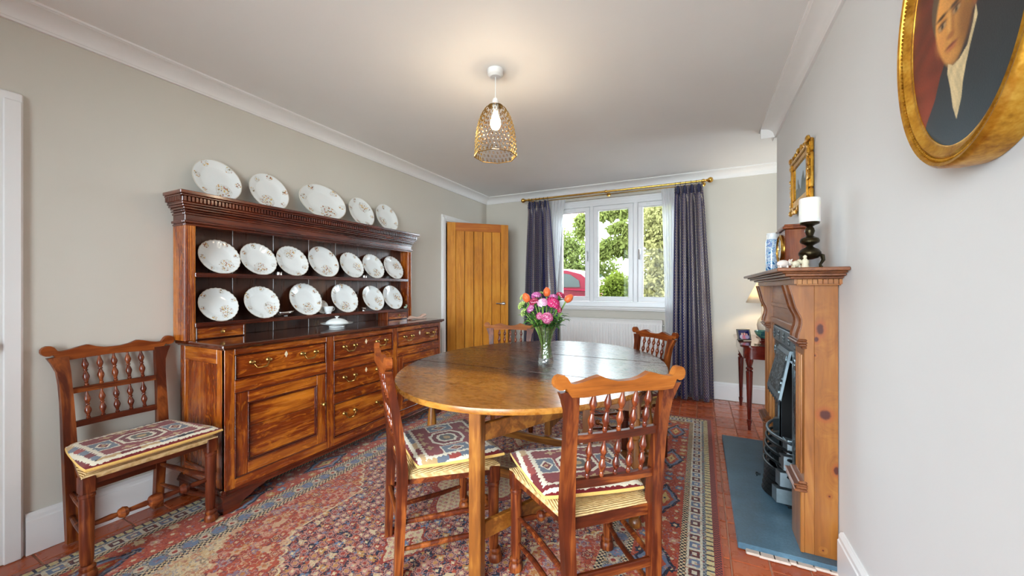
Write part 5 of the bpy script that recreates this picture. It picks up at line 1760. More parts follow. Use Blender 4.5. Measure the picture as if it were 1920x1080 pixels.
b = B().box(rx0, rx1, ry - .002, ry + .054, .826, .836, .003); b.box(rx0 - .001, rx0 + .004, ry - .002, ry + .054, rb, .83); b.box(rx1 - .004, rx1 + .001, ry - .002, ry + .054, rb, .83)
obj('top_grille', b, M_RAD, t)
b = B().tube([(rx1, ry + .025, .77), (rx1 + .010, ry + .025, .77)], .006, 10); b.ball((rx1 + .014, ry + .025, .77), .009, 10)
obj('bleed_valve', b, M_CHROME, t)
b = B().tube([(rx0 + .03, ry + .025, rb + .01), (rx0 + .03, ry + .025, .0)], .0075, 10)
obj('pipe', b, M_RAD, t)
for x in (rx0 + .25, rx1 - .25): obj('wall_bracket', B().box(x - .015, x + .015, ry + .05, YF - .003, rb + .1, .75), M_RAD, t)

# ================================================================== alcove console table and what stands on it
M_MAHT = wood('glossy_mahogany', hexc(44, 10, 8), hexc(88, 22, 14), hexc(128, 44, 24), 'x', 1.0, .12, .6, crough=.05)
M_MAHL = wood('glossy_mahogany_leg', hexc(40, 8, 8), hexc(80, 20, 14), hexc(112, 36, 22), 'z', 1.2, .16, .6)
ax0, ax1, ay0, ay1, az = .305, 1.02, 3.700, 4.595, .722
def rounded(x0, x1, y0, y1, r, n=8, sq=()):
    p = []
    for (cx, cy, a0) in ((x1 - r, y1 - r, 0), (x0 + r, y1 - r, 90), (x0 + r, y0 + r, 180), (x1 - r, y0 + r, 270)):
        for k in range(n + 1):
            a = math.radians(a0 + 90 * k / n); p.append((cx + r * math.cos(a), cy + r * math.sin(a)))
    return p
t = thing('console_table', 'polished mahogany side table with turned legs in the alcove', 'side table', ((ax0 + ax1) / 2, (ay0 + ay1) / 2, 0), world=True)
obj('table_top', B().prism(rounded(ax0, ax1, ay0, ay1, .07), 'xy', az - .018, az), M_MAHT, t, smooth=40)
obj('apron', B().prism(rounded(ax0 + .022, ax1 - .022, ay0 + .022, ay1 - .022, .06), 'xy', az - .115, az - .018), M_MAHT, t, smooth=40)
for x in (.372, .95):
    for y in (3.775, 4.525):
        b = B().lathe([(.012, .0), (.013, .03), (.020, .075), (.020, .085), (.013, .092), (.015, .10), (.026, .48), (.027, .495), (.018, .505), (.027, .515), (.027, .525), (.018, .535), (.022, .55), (.030, .585), (.030, az - .112)], 18, tr(x, y, .0005))
        obj('leg', b, M_MAHL, t)
# photo frame
ph = thing('photo_frame', 'small dark photo frame with a group snapshot on the side table', 'photo frame', (.360, 4.02, az))
W, H_ = .062, .052
Mf = tr(0, 0, .004) @ rot('Z', 30) @ rot('X', -14)
b = B()
for q in ((-W, W, 0, .012), (-W, W, 2 * H_ - .012, 2 * H_), (-W, -W + .012, .012, 2 * H_ - .012), (W - .012, W, .012, 2 * H_ - .012)): b.box(q[0], q[1], -.006, .006, q[2], q[3], .002, Mf)
obj('frame', b, plain('pewter', hexc(96, 90, 82), .35, .7), ph)
g = G('snapshot_print')
x_, y_, z_ = g.sep(g.tc('Object'))
col = g.mix(g.noise(g.tc(), 12, 2), hexc(14, 16, 60), hexc(30, 30, 84))
lx = x_ * math.cos(math.radians(30)) + y_ * math.sin(math.radians(30))
for cx, cz, r, cc in ((-.022, .036, .020, hexc(190, 176, 190)), (.002, .034, .022, hexc(206, 120, 140)), (.026, .036, .018, hexc(176, 160, 190)), (-.018, .062, .009, hexc(220, 170, 150)), (.006, .062, .010, hexc(224, 160, 150)), (.026, .058, .008, hexc(214, 164, 146))):
    col = g.mix(g.len2(lx - cx, z_ - cz) < r, col, cc)
obj('photograph', B().box(-W + .010, W - .010, -.004, .002, .010, 2 * H_ - .010, 0, Mf), g.done(col, .1), ph, smooth=None)
Ms = tr(0, 0, .0) @ rot('Z', 30)
obj('strut', B().add([tuple(Ms @ Vector(p)) for p in ((-.02, .012, .07), (.02, .012, .07), (.03, .062, .002), (-.03, .062, .002), (-.02, .016, .07), (.02, .016, .07), (.03, .066, .002), (-.03, .066, .002))], [(0, 1, 2, 3), (7, 6, 5, 4), (0, 4, 5, 1), (2, 6, 7, 3), (0, 3, 7, 4), (1, 5, 6, 2)]), plain('black_velvet', (.012, .012, .014), .9), ph, smooth=None)
# bowl
g = G('teal_glaze'); n = g.noise(g.tc(), 30, 3, .6, 1)
M_TEAL = g.done(g.ramp(n, [(.3, hexc(20, 60, 80)), (.5, hexc(50, 110, 104)), (.7, hexc(110, 150, 110))]), .12, coat=.5)
t = thing('glazed_bowl', 'blue-green glazed bowl on a small wooden stand on side table', 'bowl', (.505, 4.02, az))
obj('bowl', B().lathe([(.022, .030), (.030, .034), (.058, .060), (.072, .090), (.074, .098), (.070, .098), (.055, .066), (.028, .042), (.001, .038)], 32), M_TEAL, t)
obj('wooden_stand', B().lathe([(.030, 0), (.032, .006), (.022, .012), (.024, .026), (.028, .031), (.001, .031)], 20), M_MAHL, t)
# small dark key on the table
b = B().tube([(0, 0, .004), (.04, .01, .004)], .003, 6); b.tube([(-.012 + .010 * math.cos(q * PI / 6), -.003 + .010 * math.sin(q * PI / 6), .004) for q in range(12)], .0025, 6, closed=True)
o = obj('key', b, M_BRONZE); o.location = (.43, 3.79, az + .0005); tag(o, 'small dark key lying at front edge of side table', 'key')
# table lamp
M_CER = plain('cream_lamp_base', hexc(214, 204, 184), .2)
lx_, ly_ = .545, 4.40
t = thing('table_lamp', 'lit table lamp with cream cone shade behind the fireplace', 'lamp', (lx_, ly_, az))
obj('lamp_base', B().lathe([(.055, 0), (.058, .006), (.050, .014), (.030, .030), (.045, .08), (.052, .12), (.040, .17), (.018, .20), (.012, .22), (.010, .30)], 28), M_CER, t)
g = G('cream_lampshade')
tl = g.n('ShaderNodeBsdfTranslucent'); tl.inputs[0].default_value = (.92, .84, .70, 1); df = g.n('ShaderNodeBsdfDiffuse'); df.inputs[0].default_value = (.84, .80, .72, 1)
mm = g.n('ShaderNodeMixShader'); mm.inputs[0].default_value = .5
g.t.links.new(tl.outputs[0], mm.inputs[1]); g.t.links.new(df.outputs[0], mm.inputs[2]); g.t.links.new(mm.outputs[0], g.out.inputs[0])
b = B().lathe([(.142, .335), (.050, .530)], 40); b.f = [f for f in b.f if len(f) == 4]
o = obj('lamp_shade', b, g.mat, t, smooth=60, recalc=False)
s_ = o.modifiers.new('card', 'SOLIDIFY'); s_.thickness = .002
g = G('lit_bulb'); M_BULB = g.done((1, .9, .7), .4, emit=(1.0, .78, .48), emit_s=14)
obj('bulb', B().ball((0, 0, .40), (.026, .026, .032), 14), M_BULB, t)
obj('bulb_holder', B().lathe([(.014, .30), (.014, .372), (.010, .376)], 14), M_BRASS, t)
l = bpy.data.lights.new('table_lamp_light', 'POINT'); l.energy = 10; l.color = (1.0, .74, .42); l.shadow_soft_size = .03
lo = bpy.data.objects.new('table_lamp_light', l); lo.location = (lx_, ly_, az + .445); COL.objects.link(lo)

# ================================================================== pendant lamp
PX, PY_ = -1.062, 1.935
t = thing('pendant_lamp', 'lit pendant lamp with pierced antique brass shade over the table', 'pendant lamp', (PX, PY_, 1.95))
M_WPL = plain('white_plastic', (.82, .82, .80), .35, speck=.02)
obj('ceiling_rose', B().lathe([(.001, ZC - 1.95 - .042), (.030, ZC - 1.95 - .042), (.044, ZC - 1.95 - .030), (.047, ZC - 1.95 - .001), (.001, ZC - 1.95)], 32), M_WPL, t)
obj('flex', B().tube([(0, 0, ZC - 1.95 - .04), (0, 0, .315)], .0032, 8), M_WPL, t)
obj('bulb_holder', B().lathe([(.012, .345), (.018, .335), (.019, .285), (.016, .270)], 18), M_WPL, t)
# pierced shade: eight flat-bottomed facets of ring shaped cut-outs
g = G('antique_brass_shade'); n = g.noise(g.tc(), 60, 3)
M_SHADE = g.done(g.mix(n, hexc(92, 70, 34), hexc(176, 140, 78)), .34, .9)
bm = bmesh.new()
NU, NV = 90, 27
def dome(u, v):
    z = .010 + .300 * v
    r = .020 + .094 * max(0, 1 - v ** 2.9) ** .62
    a = 2 * PI * u
    k = 1 / math.cos(((a + PI / 8) % (PI / 4)) - PI / 8)
    k = 1 + (k - 1) * (1 - v) * .95
    return (r * k * math.cos(a), r * k * math.sin(a), z)
rows = []
for j in range(NV):
    rows.append([bm.verts.new(dome((i + (.5 if j % 2 else 0)) / NU, j / (NV - 1))) for i in range(NU)])
for j in range(NV - 1):
    for i in range(NU):
        a, b_, c, d = rows[j][i], rows[j][(i + 1) % NU], rows[j + 1][i], rows[j + 1][(i + 1) % NU]
        if j % 2 == 0:
            bm.faces.new((a, b_, c)); bm.faces.new((b_, d, c))
        else:
            bm.faces.new((a, d, c)); bm.faces.new((a, b_, d))
# turn every third vertex of the triangular net into a hole: hexagonal flower cut-outs
holes = [rows[j][i] for j in range(1, NV - 1) for i in range(NU) if ((i + (j // 2) * 1 + (j % 2) * 2) % 3) == 0]
bmesh.ops.delete(bm, geom=holes, context='VERTS')
me = bpy.data.meshes.new('shade'); bm.to_mesh(me); bm.free()
me.materials.append(M_SHADE)
sh_ = bpy.data.objects.new('shade', me); COL.objects.link(sh_); sh_.parent = t
w_ = sh_.modifiers.new('fretwork', 'WIREFRAME'); w_.thickness = .0046; w_.use_even_offset = False
obj('shade_rim', B().tube([dome(k / 64, 0)[:2] + (.010,) for k in range(64)], .0024, 6, closed=True), M_SHADE, t)
obj('bulb', B().lathe([(.014, .265), (.018, .25), (.030, .215), (.031, .195), (.022, .172), (.001, .163)], 18), M_BULB, t)
l = bpy.data.lights.new('pendant_light', 'POINT'); l.energy = 8.5; l.color = (1.0, .80, .56); l.shadow_soft_size = .035
lo = bpy.data.objects.new('pendant_light', l); lo.location = (PX, PY_, 1.95 + .125); COL.objects.link(lo)

# ================================================================== vase of flowers
VX, VY, VZ = -.872, 2.247, TZ + .0006
g = G('cut_crystal')
bmp = g.bump(g.voro(g.tc(), 55)[0], .6, .006)
t1 = g.n('ShaderNodeBsdfTransparent'); t1.inputs[0].default_value = (.95, .985, .95, 1)
t2 = g.n('ShaderNodeBsdfGlass'); t2.inputs['IOR'].default_value = 1.30; t2.inputs['Roughness'].default_value = .03; g.put(t2.inputs['Normal'], bmp)
t3 = g.n('ShaderNodeBsdfGlossy'); t3.inputs['Roughness'].default_value = .05; g.put(t3.inputs['Normal'], bmp)
ma = g.n('ShaderNodeMixShader'); ma.inputs[0].default_value = .35; mb = g.n('ShaderNodeMixShader'); mb.inputs[0].default_value = .13
g.t.links.new(t1.outputs[0], ma.inputs[1]); g.t.links.new(t2.outputs[0], ma.inputs[2]); g.t.links.new(ma.outputs[0], mb.inputs[1]); g.t.links.new(t3.outputs[0], mb.inputs[2]); g.t.links.new(mb.outputs[0], g.out.inputs[0])
M_CUT = g.mat
vs_t = thing('flower_vase', 'flared cut-glass vase standing on the dining table', 'vase', (VX, VY, VZ))
prof = [(.001, .0), (.044, .0), (.049, .006), (.048, .025), (.041, .060), (.037, .095), (.039, .130), (.047, .170), (.058, .210), (.070, .246), (.066, .248), (.054, .210), (.043, .170), (.035, .130), (.033, .095), (.037, .060), (.041, .030), (.001, .022)]
obj('glass', B().lathe(prof, 40, scal=lambda a, r: 1 + (.035 * math.cos(8 * a) if r > .03 else 0)), M_CUT, vs_t, smooth=30)
R2, F2 = Vector((math.cos(YAW), math.sin(YAW), 0)), Vector((-math.sin(YAW), math.cos(YAW), 0))
M_STEM = plain('green_stem', hexc(128, 162, 70), .5, speck=.2); M_LEAF = plain('green_leaf', hexc(66, 122, 44), .45, speck=.35, sc=30); M_LEAF2 = plain('pale_green_leaf', hexc(138, 176, 84), .5, speck=.3, sc=40)
M_EYE = plain('white_floret_eye', hexc(236, 214, 222), .6)
def petal_mat(name, a, c):
    """floret colours: dark heart, pale ring, coloured edge, carried by the 'heart' attribute of each floret"""
    if name in MATS: return MATS[name]
    g = G(name)
    h = g.sep(g.attr('heart'))
    c1 = g.mix(h[1], hexc(*a), hexc(*c))
    c2 = g.ramp(h[0], [(0, (1, 1, 1)), (.35, (.9, .85, .9)), (.62, (.5, .3, .4)), (1, (.35, .1, .2))])
    nd = g.n('ShaderNodeMix', data_type='RGBA', blend_type='MULTIPLY'); nd.inputs[0].default_value = .8
    g.put(nd.inputs[6], c1); g.put(nd.inputs[7], c2)
    MATS[name] = g.done(E(g, nd.outputs[2]), .6, sheen=.1); return MATS[name]
def tulip_mat():
    g = G('orange_tulip_petal'); z = g.sep(g.tc('Generated'))[2]
    return g.done(g.mix(g.noise(g.tc(), 40, 3), g.ramp(z, [(0, hexc(222, 96, 34)), (1, hexc(214, 62, 26))]), hexc(232, 112, 50)), .4, sheen=.2)
M_TULIP = tulip_mat()
rnd = random.Random(21)


def blade(b, p, d, L, w, droop=.3, up=Vector((0, 0, 1))):
    """a folded pointed leaf from p along d"""
    d = d.normalized(); s = d.cross(up)
    s = s.normalized() if s.length > .05 else Vector((1, 0, 0)); nn = s.cross(d)
    rows = []
    n = 6
    for k in range(n + 1):
        t = k / n
        c = p + d * (L * t) - Vector((0, 0, 1)) * (droop * L * t * t)
        ww = w * math.sin(PI * min(1, t * .9 + .08)) ** .8 * (1 if k < n else 0.02)
        rows.append((c - s * ww + nn * ww * .35, c, c + s * ww + nn * ww * .35))
    vs = [q for r in rows for q in r]
    fs = []
    for k in range(n):
        for j in (0, 1): fs.append((k * 3 + j, k * 3 + j + 1, (k + 1) * 3 + j + 1, (k + 1) * 3 + j))
    b.add(vs, fs)


def flower(kind, label, dx, z, dd, r=.03, col=None, lean=None, cat='flower'):
    """dx: offset to the right of the vase, dd: towards (-) or away from (+) the window wall"""
    name = {'tulip': 'tulip', 'cluster': 'sweet_william', 'bud': 'green_flower_bud', 'spray': 'leaf_spray'}[kind]
    t = thing(name, label, cat, (VX, VY, VZ), group='flowers in the glass vase')
    H = Vector((0, 0, 0)) + R2 * dx + F2 * dd + Vector((0, 0, z - VZ))
    base = Vector((rnd.uniform(-.024, .024), rnd.uniform(-.024, .024), .028))
    mid = Vector((H.x * .30, H.y * .30, .235))
    pts = []
    for k in range(9):
        q = k / 8
        pts.append(base * (1 - q) ** 2 + mid * 2 * q * (1 - q) + H * q * q)
    obj('stem', B().tube(pts, .0034 if kind != 'tulip' else .0046, 8), M_STEM, t)
    ax = (pts[-1] - pts[-2]).normalized()
    if lean is not None: ax = (ax + R2 * lean[0] + Vector((0, 0, lean[1]))).normalized()
    Q = ax.to_track_quat('Z', 'Y').to_matrix().to_4x4()
    Mh = Matrix.Translation(H) @ Q
    if kind == 'tulip':
        b = B()
        for ring, off in ((0, 0), (1, PI / 3)):
            for k in range(3):
                a0 = off + 2 * PI * k / 3
                def fn(u, v, a0=a0, ring=ring):
                    a = a0 + (u - .5) * 2.3 * (1 - .85 * v ** 3)
                    rr = (.022 if ring == 0 else .0245) * (math.sin(PI * (.10 + .78 * v)) ** .55) * (1 - .45 * v ** 4)
                    return (rr * math.cos(a), rr * math.sin(a), .062 * v - .006)
                b.grid(fn, 9, 10, Mh)
        o = obj('petals', b, M_TULIP, t, smooth=70, recalc=False)
        s = o.modifiers.new('petal', 'SOLIDIFY'); s.thickness = .0012
    elif kind in ('cluster', 'bud'):
        b, e, hv = B(), B(), []
        n = int(44 * (r / .03) ** 1.4)
        for k in range(n):
            ph = math.acos(1 - 1.15 * (k + .5) / n); th = k * 2.39996
            dr_ = Vector((math.sin(ph) * math.cos(th), math.sin(ph) * math.sin(th), math.cos(ph) * .75))
            c = dr_ * r
            q = dr_.to_track_quat('Z', 'Y').to_matrix().to_4x4()
            fr = r * rnd.uniform(.26, .33)
            Mx = Mh @ Matrix.Translation(c) @ q @ Matrix.Rotation(rnd.uniform(0, 6), 4, 'Z')
            if kind == 'bud':
                b.ball((0, 0, 0), (fr * .6, fr * .6, fr * 1.0), 6, Mx)
                hv += [(0, rnd.random())] * (len(b.v) - len(hv))
                continue
            vs = [(0, 0, -fr * .25)]
            for j in range(20):
                a = 2 * PI * j / 20
                rr = fr * (.72 + .28 * abs(math.cos(2.5 * a)) + .06 * math.cos(20 * a))
                vs.append((rr * math.cos(a), rr * math.sin(a), fr * .12 * math.cos(5 * a)))
            b.add(vs, [(0, j + 1, (j + 1) % 20 + 1) for j in range(20)], Mx)
            q_ = rnd.random(); hv += [(1, q_)] + [(0, q_)] * 20
            if k % 2 == 0: e.lathe([(fr * .26, -fr * .10), (fr * .34, -fr * .02), (.0001, -fr * .04)], 8, Mx)
        o = obj('flower_head', b, col, t, smooth=None, recalc=False)
        at_ = o.data.color_attributes.new('heart', 'FLOAT_COLOR', 'POINT')
        at_.data.foreach_set('color', np.array([(a_, b2, 0, 1) for a_, b2 in hv], np.float32).ravel())
        if kind == 'cluster': obj('floret_eyes', e, M_EYE, t, smooth=None)['kind'] = 'stuff'
        b = B().lathe([(.002, -r * .95), (r * .45, -r * .30), (r * .75, r * .12), (.001, r * .1)], 10, Mh)
        obj('calyx', b, M_LEAF, t)
    b = B()
    nl = {'tulip': 2, 'cluster': 7, 'bud': 8, 'spray': 18}[kind]
    for k in range(nl):
        f = rnd.uniform(.45, .92) if kind != 'spray' else .35 + .65 * k / nl
        i = min(7, int(f * 8)); p = pts[i].lerp(pts[i + 1], f * 8 - i)
        if p.z < .225: p = Vector((p.x, p.y, .232))
        a = rnd.uniform(0, 2 * PI)
        d = Vector((math.cos(a), math.sin(a), rnd.uniform(.1, .8))) + Vector((H.x, H.y, 0)) * 5
        blade(b, p, d, rnd.uniform(.045, .075), rnd.uniform(.007, .012), rnd.uniform(.0, .5))
    o = obj('leaves', b, M_LEAF2 if kind == 'bud' else M_LEAF, t, smooth=60, recalc=False)
    return t


MAG = petal_mat('magenta_petal', (176, 14, 84), (214, 40, 116)); PUR = petal_mat('purple_pink_petal', (150, 40, 120), (212, 120, 176))
WPK = petal_mat('white_pink_petal', (236, 214, 226), (226, 150, 190)); CRI = petal_mat('crimson_petal', (146, 14, 58), (190, 30, 84)); PNK = petal_mat('pink_petal', (196, 60, 120), (226, 130, 170)); GRN = petal_mat('green_bud', (150, 176, 84), (190, 206, 130))
flower('tulip', 'orange tulip at left side of the bouquet', -.112, 1.118, -.01, lean=(-.3, .5))
flower('tulip', 'orange tulip rising at the top of the bouquet', .010, 1.150, .05, lean=(.1, 1))
flower('tulip', 'orange tulip leaning out to the right of the bouquet', .128, 1.118, .0, lean=(.8, .35))
flower('cluster', 'large magenta flower head in the middle of the bouquet', .036, 1.105, -.055, .043, MAG, (.1, -.2))
flower('cluster', 'white and pink flower head left of the large magenta one', -.026, 1.108, -.065, .032, WPK, (-.2, -.2))
flower('cluster', 'purple-pink flower head at the top left of the bouquet', -.060, 1.150, -.005, .031, PUR, (-.2, .5))
flower('cluster', 'crimson flower head beside the left orange tulip', -.076, 1.112, -.035, .030, CRI, (-.3, 0))
flower('cluster', 'purple-pink flower head low at left of the bouquet', -.096, 1.070, -.045, .027, PUR, (-.5, -.1))
flower('cluster', 'pink flower head low at front of the bouquet', .0, 1.018, -.095, .034, PNK, (0, -.9))
flower('cluster', 'crimson flower head high at right of the bouquet', .092, 1.150, .005, .028, CRI, (.4, .4))
flower('bud', 'green unopened flower head at far left of the bouquet', -.148, 1.088, .0, .026, GRN, (-.6, .2), 'flower bud')
flower('bud', 'green unopened flower head above the left tulip', -.138, 1.140, .03, .022, GRN, (-.4, .4), 'flower bud')
flower('bud', 'green unopened flower head low at far left of the bouquet', -.138, 1.045, -.03, .022, GRN, (-.8, 0), 'flower bud')
flower('cluster', 'purple-pink flower head behind the large magenta one', .055, 1.135, .03, .030, PUR, (.2, .4))
flower('cluster', 'crimson flower head low at right of the bouquet', .070, 1.070, -.050, .026, CRI, (.5, -.2))
flower('cluster', 'small pink flower head beside the low front one', -.046, 1.030, -.085, .022, PNK, (-.4, -.6))
flower('bud', 'small green bud between the top tulip and purple head', -.030, 1.166, .02, .014, GRN, (0, .6), 'flower bud')
for dx, z, dd, lab in ((-.085, 1.02, -.06, 'leafy green spray at front left of the bouquet'), (.100, 1.045, -.03, 'leafy green spray at right of the bouquet'), (.040, 1.03, -.07, 'leafy green spray at front of the bouquet'), (.125, 1.00, .03, 'drooping leafy spray low at right of the bouquet'), (-.04, 1.06, .06, 'leafy green spray at back of the bouquet'), (-.12, 1.00, -.02, 'leafy green spray low at left of the bouquet'), (.02, 1.00, -.095, 'leafy green spray hanging over the front rim of the vase')):
    flower('spray', lab, dx, z, dd, cat='foliage')

# ================================================================== garden outside the window
def leaf_mat(name, a, c, tl=.5):
    g = G(name)
    n = g.noise(g.tc(), 1.6, 4)
    col = g.mix(n, a, c)
    d = g.n('ShaderNodeBsdfDiffuse'); t_ = g.n('ShaderNodeBsdfTranslucent'); m = g.n('ShaderNodeMixShader'); m.inputs[0].default_value = tl
    g.put(d.inputs[0], col); g.put(t_.inputs[0], col)
    g.t.links.new(d.outputs[0], m.inputs[1]); g.t.links.new(t_.outputs[0], m.inputs[2]); g.t.links.new(m.outputs[0], g.out.inputs[0])
    return g.mat


LK = 1.0
sc3 = lambda c: tuple(q * LK for q in c)
M_HEDGE = leaf_mat('hedge_leaves', sc3((.075, .105, .028)), sc3((.17, .19, .06)))
M_SHRUB = leaf_mat('shrub_leaves', sc3((.05, .085, .012)), sc3((.15, .17, .03)))
M_ACER = leaf_mat('tree_leaves', sc3((.07, .10, .02)), sc3((.17, .18, .055)))
M_PALE = leaf_mat('pale_shrub_leaves', sc3((.12, .13, .045)), sc3((.24, .21, .09)))
M_BARK = plain('grey_bark', (.05, .045, .035), .9)


def leaf_mesh(blobs, n, size, seed, long=1.6):
    r_ = np.random.default_rng(seed)
    tot = sum(b_[1][0] * b_[1][2] for b_ in blobs)
    V, Fc = [], []
    for c, rad in blobs:
        k = max(20, int(n * rad[0] * rad[2] / tot))
        d = r_.normal(size=(k, 3)); d /= np.linalg.norm(d, axis=1)[:, None]
        p = np.array(c) + d * np.array(rad) * (r_.random((k, 1)) ** .45)
        a = r_.normal(size=(k, 3)); a[:, 2] -= .6; a /= np.linalg.norm(a, axis=1)[:, None]
        q = np.cross(a, r_.normal(size=(k, 3))); q /= np.linalg.norm(q, axis=1)[:, None]
        s = size * (.6 + .8 * r_.random((k, 1)))
        o0 = len(V)
        quad = np.stack([p, p + a * s * long * .5 + q * s * .5, p + a * s * long, p + a * s * long * .5 - q * s * .5], 1).reshape(-1, 3)
        base = sum(len(x) for x in V)
        V.append(quad); Fc.append(np.arange(len(quad)).reshape(-1, 4) + base)
    b = B(); b.v = [tuple(x) for x in np.concatenate(V).tolist()]; b.f = [tuple(x) for x in np.concatenate(Fc).tolist()]
    return b


GZ = -.03
def plant(name, label, cat, at, blobs, n, size, mat, seed, trunk, long=1.6, group=None):
    t = thing(name, label, cat, (at[0], at[1], GZ), world=True, group=group)
    o = obj('foliage', leaf_mesh(blobs, n, size, seed, long), mat, t, smooth=None, recalc=False); o['kind'] = 'stuff'
    for k, path in enumerate(trunk): obj('trunk' if k == 0 else 'branch', B().tube(path[0], path[1], 8), M_BARK, t)
    return t


struct('bounce_driveway', B().box(-14, 8, YF + .25, 8.7, -.4, GZ + .003), (lambda g: g.done(g.mix(g.noise(g.tc(), 60, 3), (.46, .44, .40), (.60, .58, .54)), .95))(G('bounce_gravel')), smooth=None)  # pale gravel strip added to bounce daylight up to the ceiling
struct('ground', B().box(-30, 30, YF + .25, 40, -.4, GZ), (lambda g: g.done(g.mix(g.noise(g.tc(), 2, 4), (.05, .07, .02), (.09, .10, .04)), .95))(G('lawn_grass')), smooth=None)
struct('bounce_terrace', B().box(-12, 12, -14, YB - T, -.4, GZ), (lambda g: g.done(g.mix(g.noise(g.tc(), 2, 4), (.46, .44, .40), (.56, .53, .48)), .95))(G('bounce_paving')), smooth=None)  # unseen ground behind the camera, made pale to reflect daylight indoors
plant('hedge_bush', 'pale green bush behind the red car', 'bush', (-3.9, 12.6), [((-4.6, 12.6, 1.5), (1.1, .7, 1.6)), ((-3.7, 12.5, 1.4), (.9, .7, 1.5)), ((-2.9, 12.8, 1.2), (.7, .6, 1.3)), ((-4.1, 12.6, 2.7), (.6, .5, .55))], 26000, .062, M_HEDGE, 1, [([(-3.9, 12.5, GZ), (-3.9, 12.5, 1.6)], .07)])
plant('low_shrub', 'dense green shrub below the middle window pane', 'bush', (-1.12, 5.95), [((-1.28, 5.95, .66), (.25, .24, .74)), ((-1.0, 5.95, .62), (.27, .24, .78)), ((-1.15, 6.0, 1.05), (.22, .2, .42))], 12000, .034, M_SHRUB, 2, [([(-1.12, 5.95, GZ), (-1.12, 5.95, .6)], .03)])
plant('tall_shrub', 'tall leafy shrub filling the right window pane', 'bush', (-.65, 7.6), [((-.62, 7.6, .9), (.55, .5, .95)), ((-.50, 7.7, 1.8), (.55, .5, .8)), ((-.72, 7.8, 2.35), (.36, .40, .55)), ((-.28, 7.9, 2.45), (.5, .5, .7))], 22000, .046, M_PALE, 3, [([(-.6, 7.65, GZ), (-.55, 7.7, 1.6), (-.5, 7.75, 2.3)], [.05, .04, .02])])
plant('garden_tree', 'tree with drooping leafy branches seen through the middle pane', 'tree', (.6, 11.0), [((-2.30, 10.5, 3.25), (.40, .25, .18)), ((-1.90, 10.5, 3.30), (.25, .25, .22)), ((-1.92, 10.4, 2.82), (.36, .25, .17)), ((-2.12, 10.4, 2.32), (.40, .25, .26)), ((-1.80, 10.5, 2.36), (.34, .3, .34)), ((-2.38, 10.4, 2.12), (.16, .2, .16)), ((-3.02, 10.5, 2.98), (.20, .2, .36)), ((-1.1, 10.9, 3.6), (.8, .5, .6)), ((.3, 11.0, 3.9), (1.2, .8, .9))], 20000, .062, M_ACER, 4,
      [([(.6, 11.0, GZ), (.5, 11.0, 1.6), (.2, 10.9, 3.0), (-.3, 10.8, 3.6)], [.13, .11, .08, .05]), ([(.2, 10.9, 3.0), (-1.0, 10.6, 2.95), (-2.1, 10.45, 2.5)], [.04, .02, .008]), ([(-.3, 10.8, 3.6), (-1.6, 10.6, 3.5), (-3.0, 10.5, 3.1)], [.04, .02, .008]), ([(.3, 10.9, 2.8), (-1.0, 10.6, 2.6), (-1.8, 10.45, 2.3)], [.03, .015, .006])], long=2.4)
plant('far_hedge', 'long hedge across the far side of the garden', 'hedge', (-3.0, 16.5), [((-8 + 1.5 * k, 16.5 + .3 * (k % 2), .7), (1.2, .7, 1.0 + .25 * (k % 3))) for k in range(9)], 24000, .10, M_HEDGE, 5, [([(-3.0, 16.5, GZ), (-3.0, 16.5, 1.0)], .1)])

# red car: rear end towards the right
M_RED = (lambda g: g.done((.10, .003, .012), .35, 0.0, coat=.10, crough=.05, spec=.2))(G('red_car_paint'))
M_CGL = plain('tinted_car_glass', (.02, .03, .03), .04, 0, speck=.01)
M_TYRE = plain('black_rubber', (.015, .015, .016), .7)
M_BLK = plain('black_plastic', (.02, .02, .02), .5)
M_TAIL = plain('red_tail_lens', (.30, .004, .006), .12)
XE, YN, CW = -1.50, 6.45, 1.80                           # rear end, near side, width
car = thing('car', 'red hatchback car parked outside the left window pane', 'car', (XE - 2.1, YN + CW / 2, GZ), world=True)
low = [(0.02, .42), (0, .70), (.04, .98), (.10, 1.20), (.8, 1.235), (2.0, 1.215), (2.95, 1.14), (3.85, 1.00), (4.15, .82), (4.20, .45), (4.05, .32), (.2, .32)]
cab = [(.10, 1.19), (.20, 1.36), (.36, 1.50), (.62, 1.575), (1.3, 1.615), (2.0, 1.57), (2.5, 1.42), (3.0, 1.12)]


def shell(prof, insets, close=True):
    """side profile stretched across the car with rounded, leaning-in flanks: insets = [(inset, y fraction)]"""
    n = len(prof); vs = []
    rows = insets
    for fy, zs_c, sx in rows:
        cx = sum(p[0] for p in prof) / n; cz = min(p[1] for p in prof)
        for x, z in prof: vs.append((XE - (cx + (x - cx) * sx), YN + CW * fy, GZ + cz + (z - cz) * zs_c))
    fs = []
    for j in range(len(rows) - 1): fs += [(j * n + i, j * n + (i + 1) % n, (j + 1) * n + (i + 1) % n, (j + 1) * n + i) for i in range(n)]
    fs += [tuple(range(n))[::-1], tuple((len(rows) - 1) * n + i for i in range(n))]
    return B().add(vs, fs)


obj('body', shell(low, [(.03, .96, .97), (0.0, .97, .985), (.04, .99, 1.0), (.5, 1.0, 1.0), (.96, .99, 1.0), (1.0, .97, .985), (.97, .96, .97)]), M_RED, car, smooth=40)
cabin = obj('cabin', shell(cab, [(.065, .93, .97), (.12, .99, .99), (.5, 1.02, 1.0), (.88, .99, .99), (.935, .93, .97)]), M_RED, car, smooth=40)
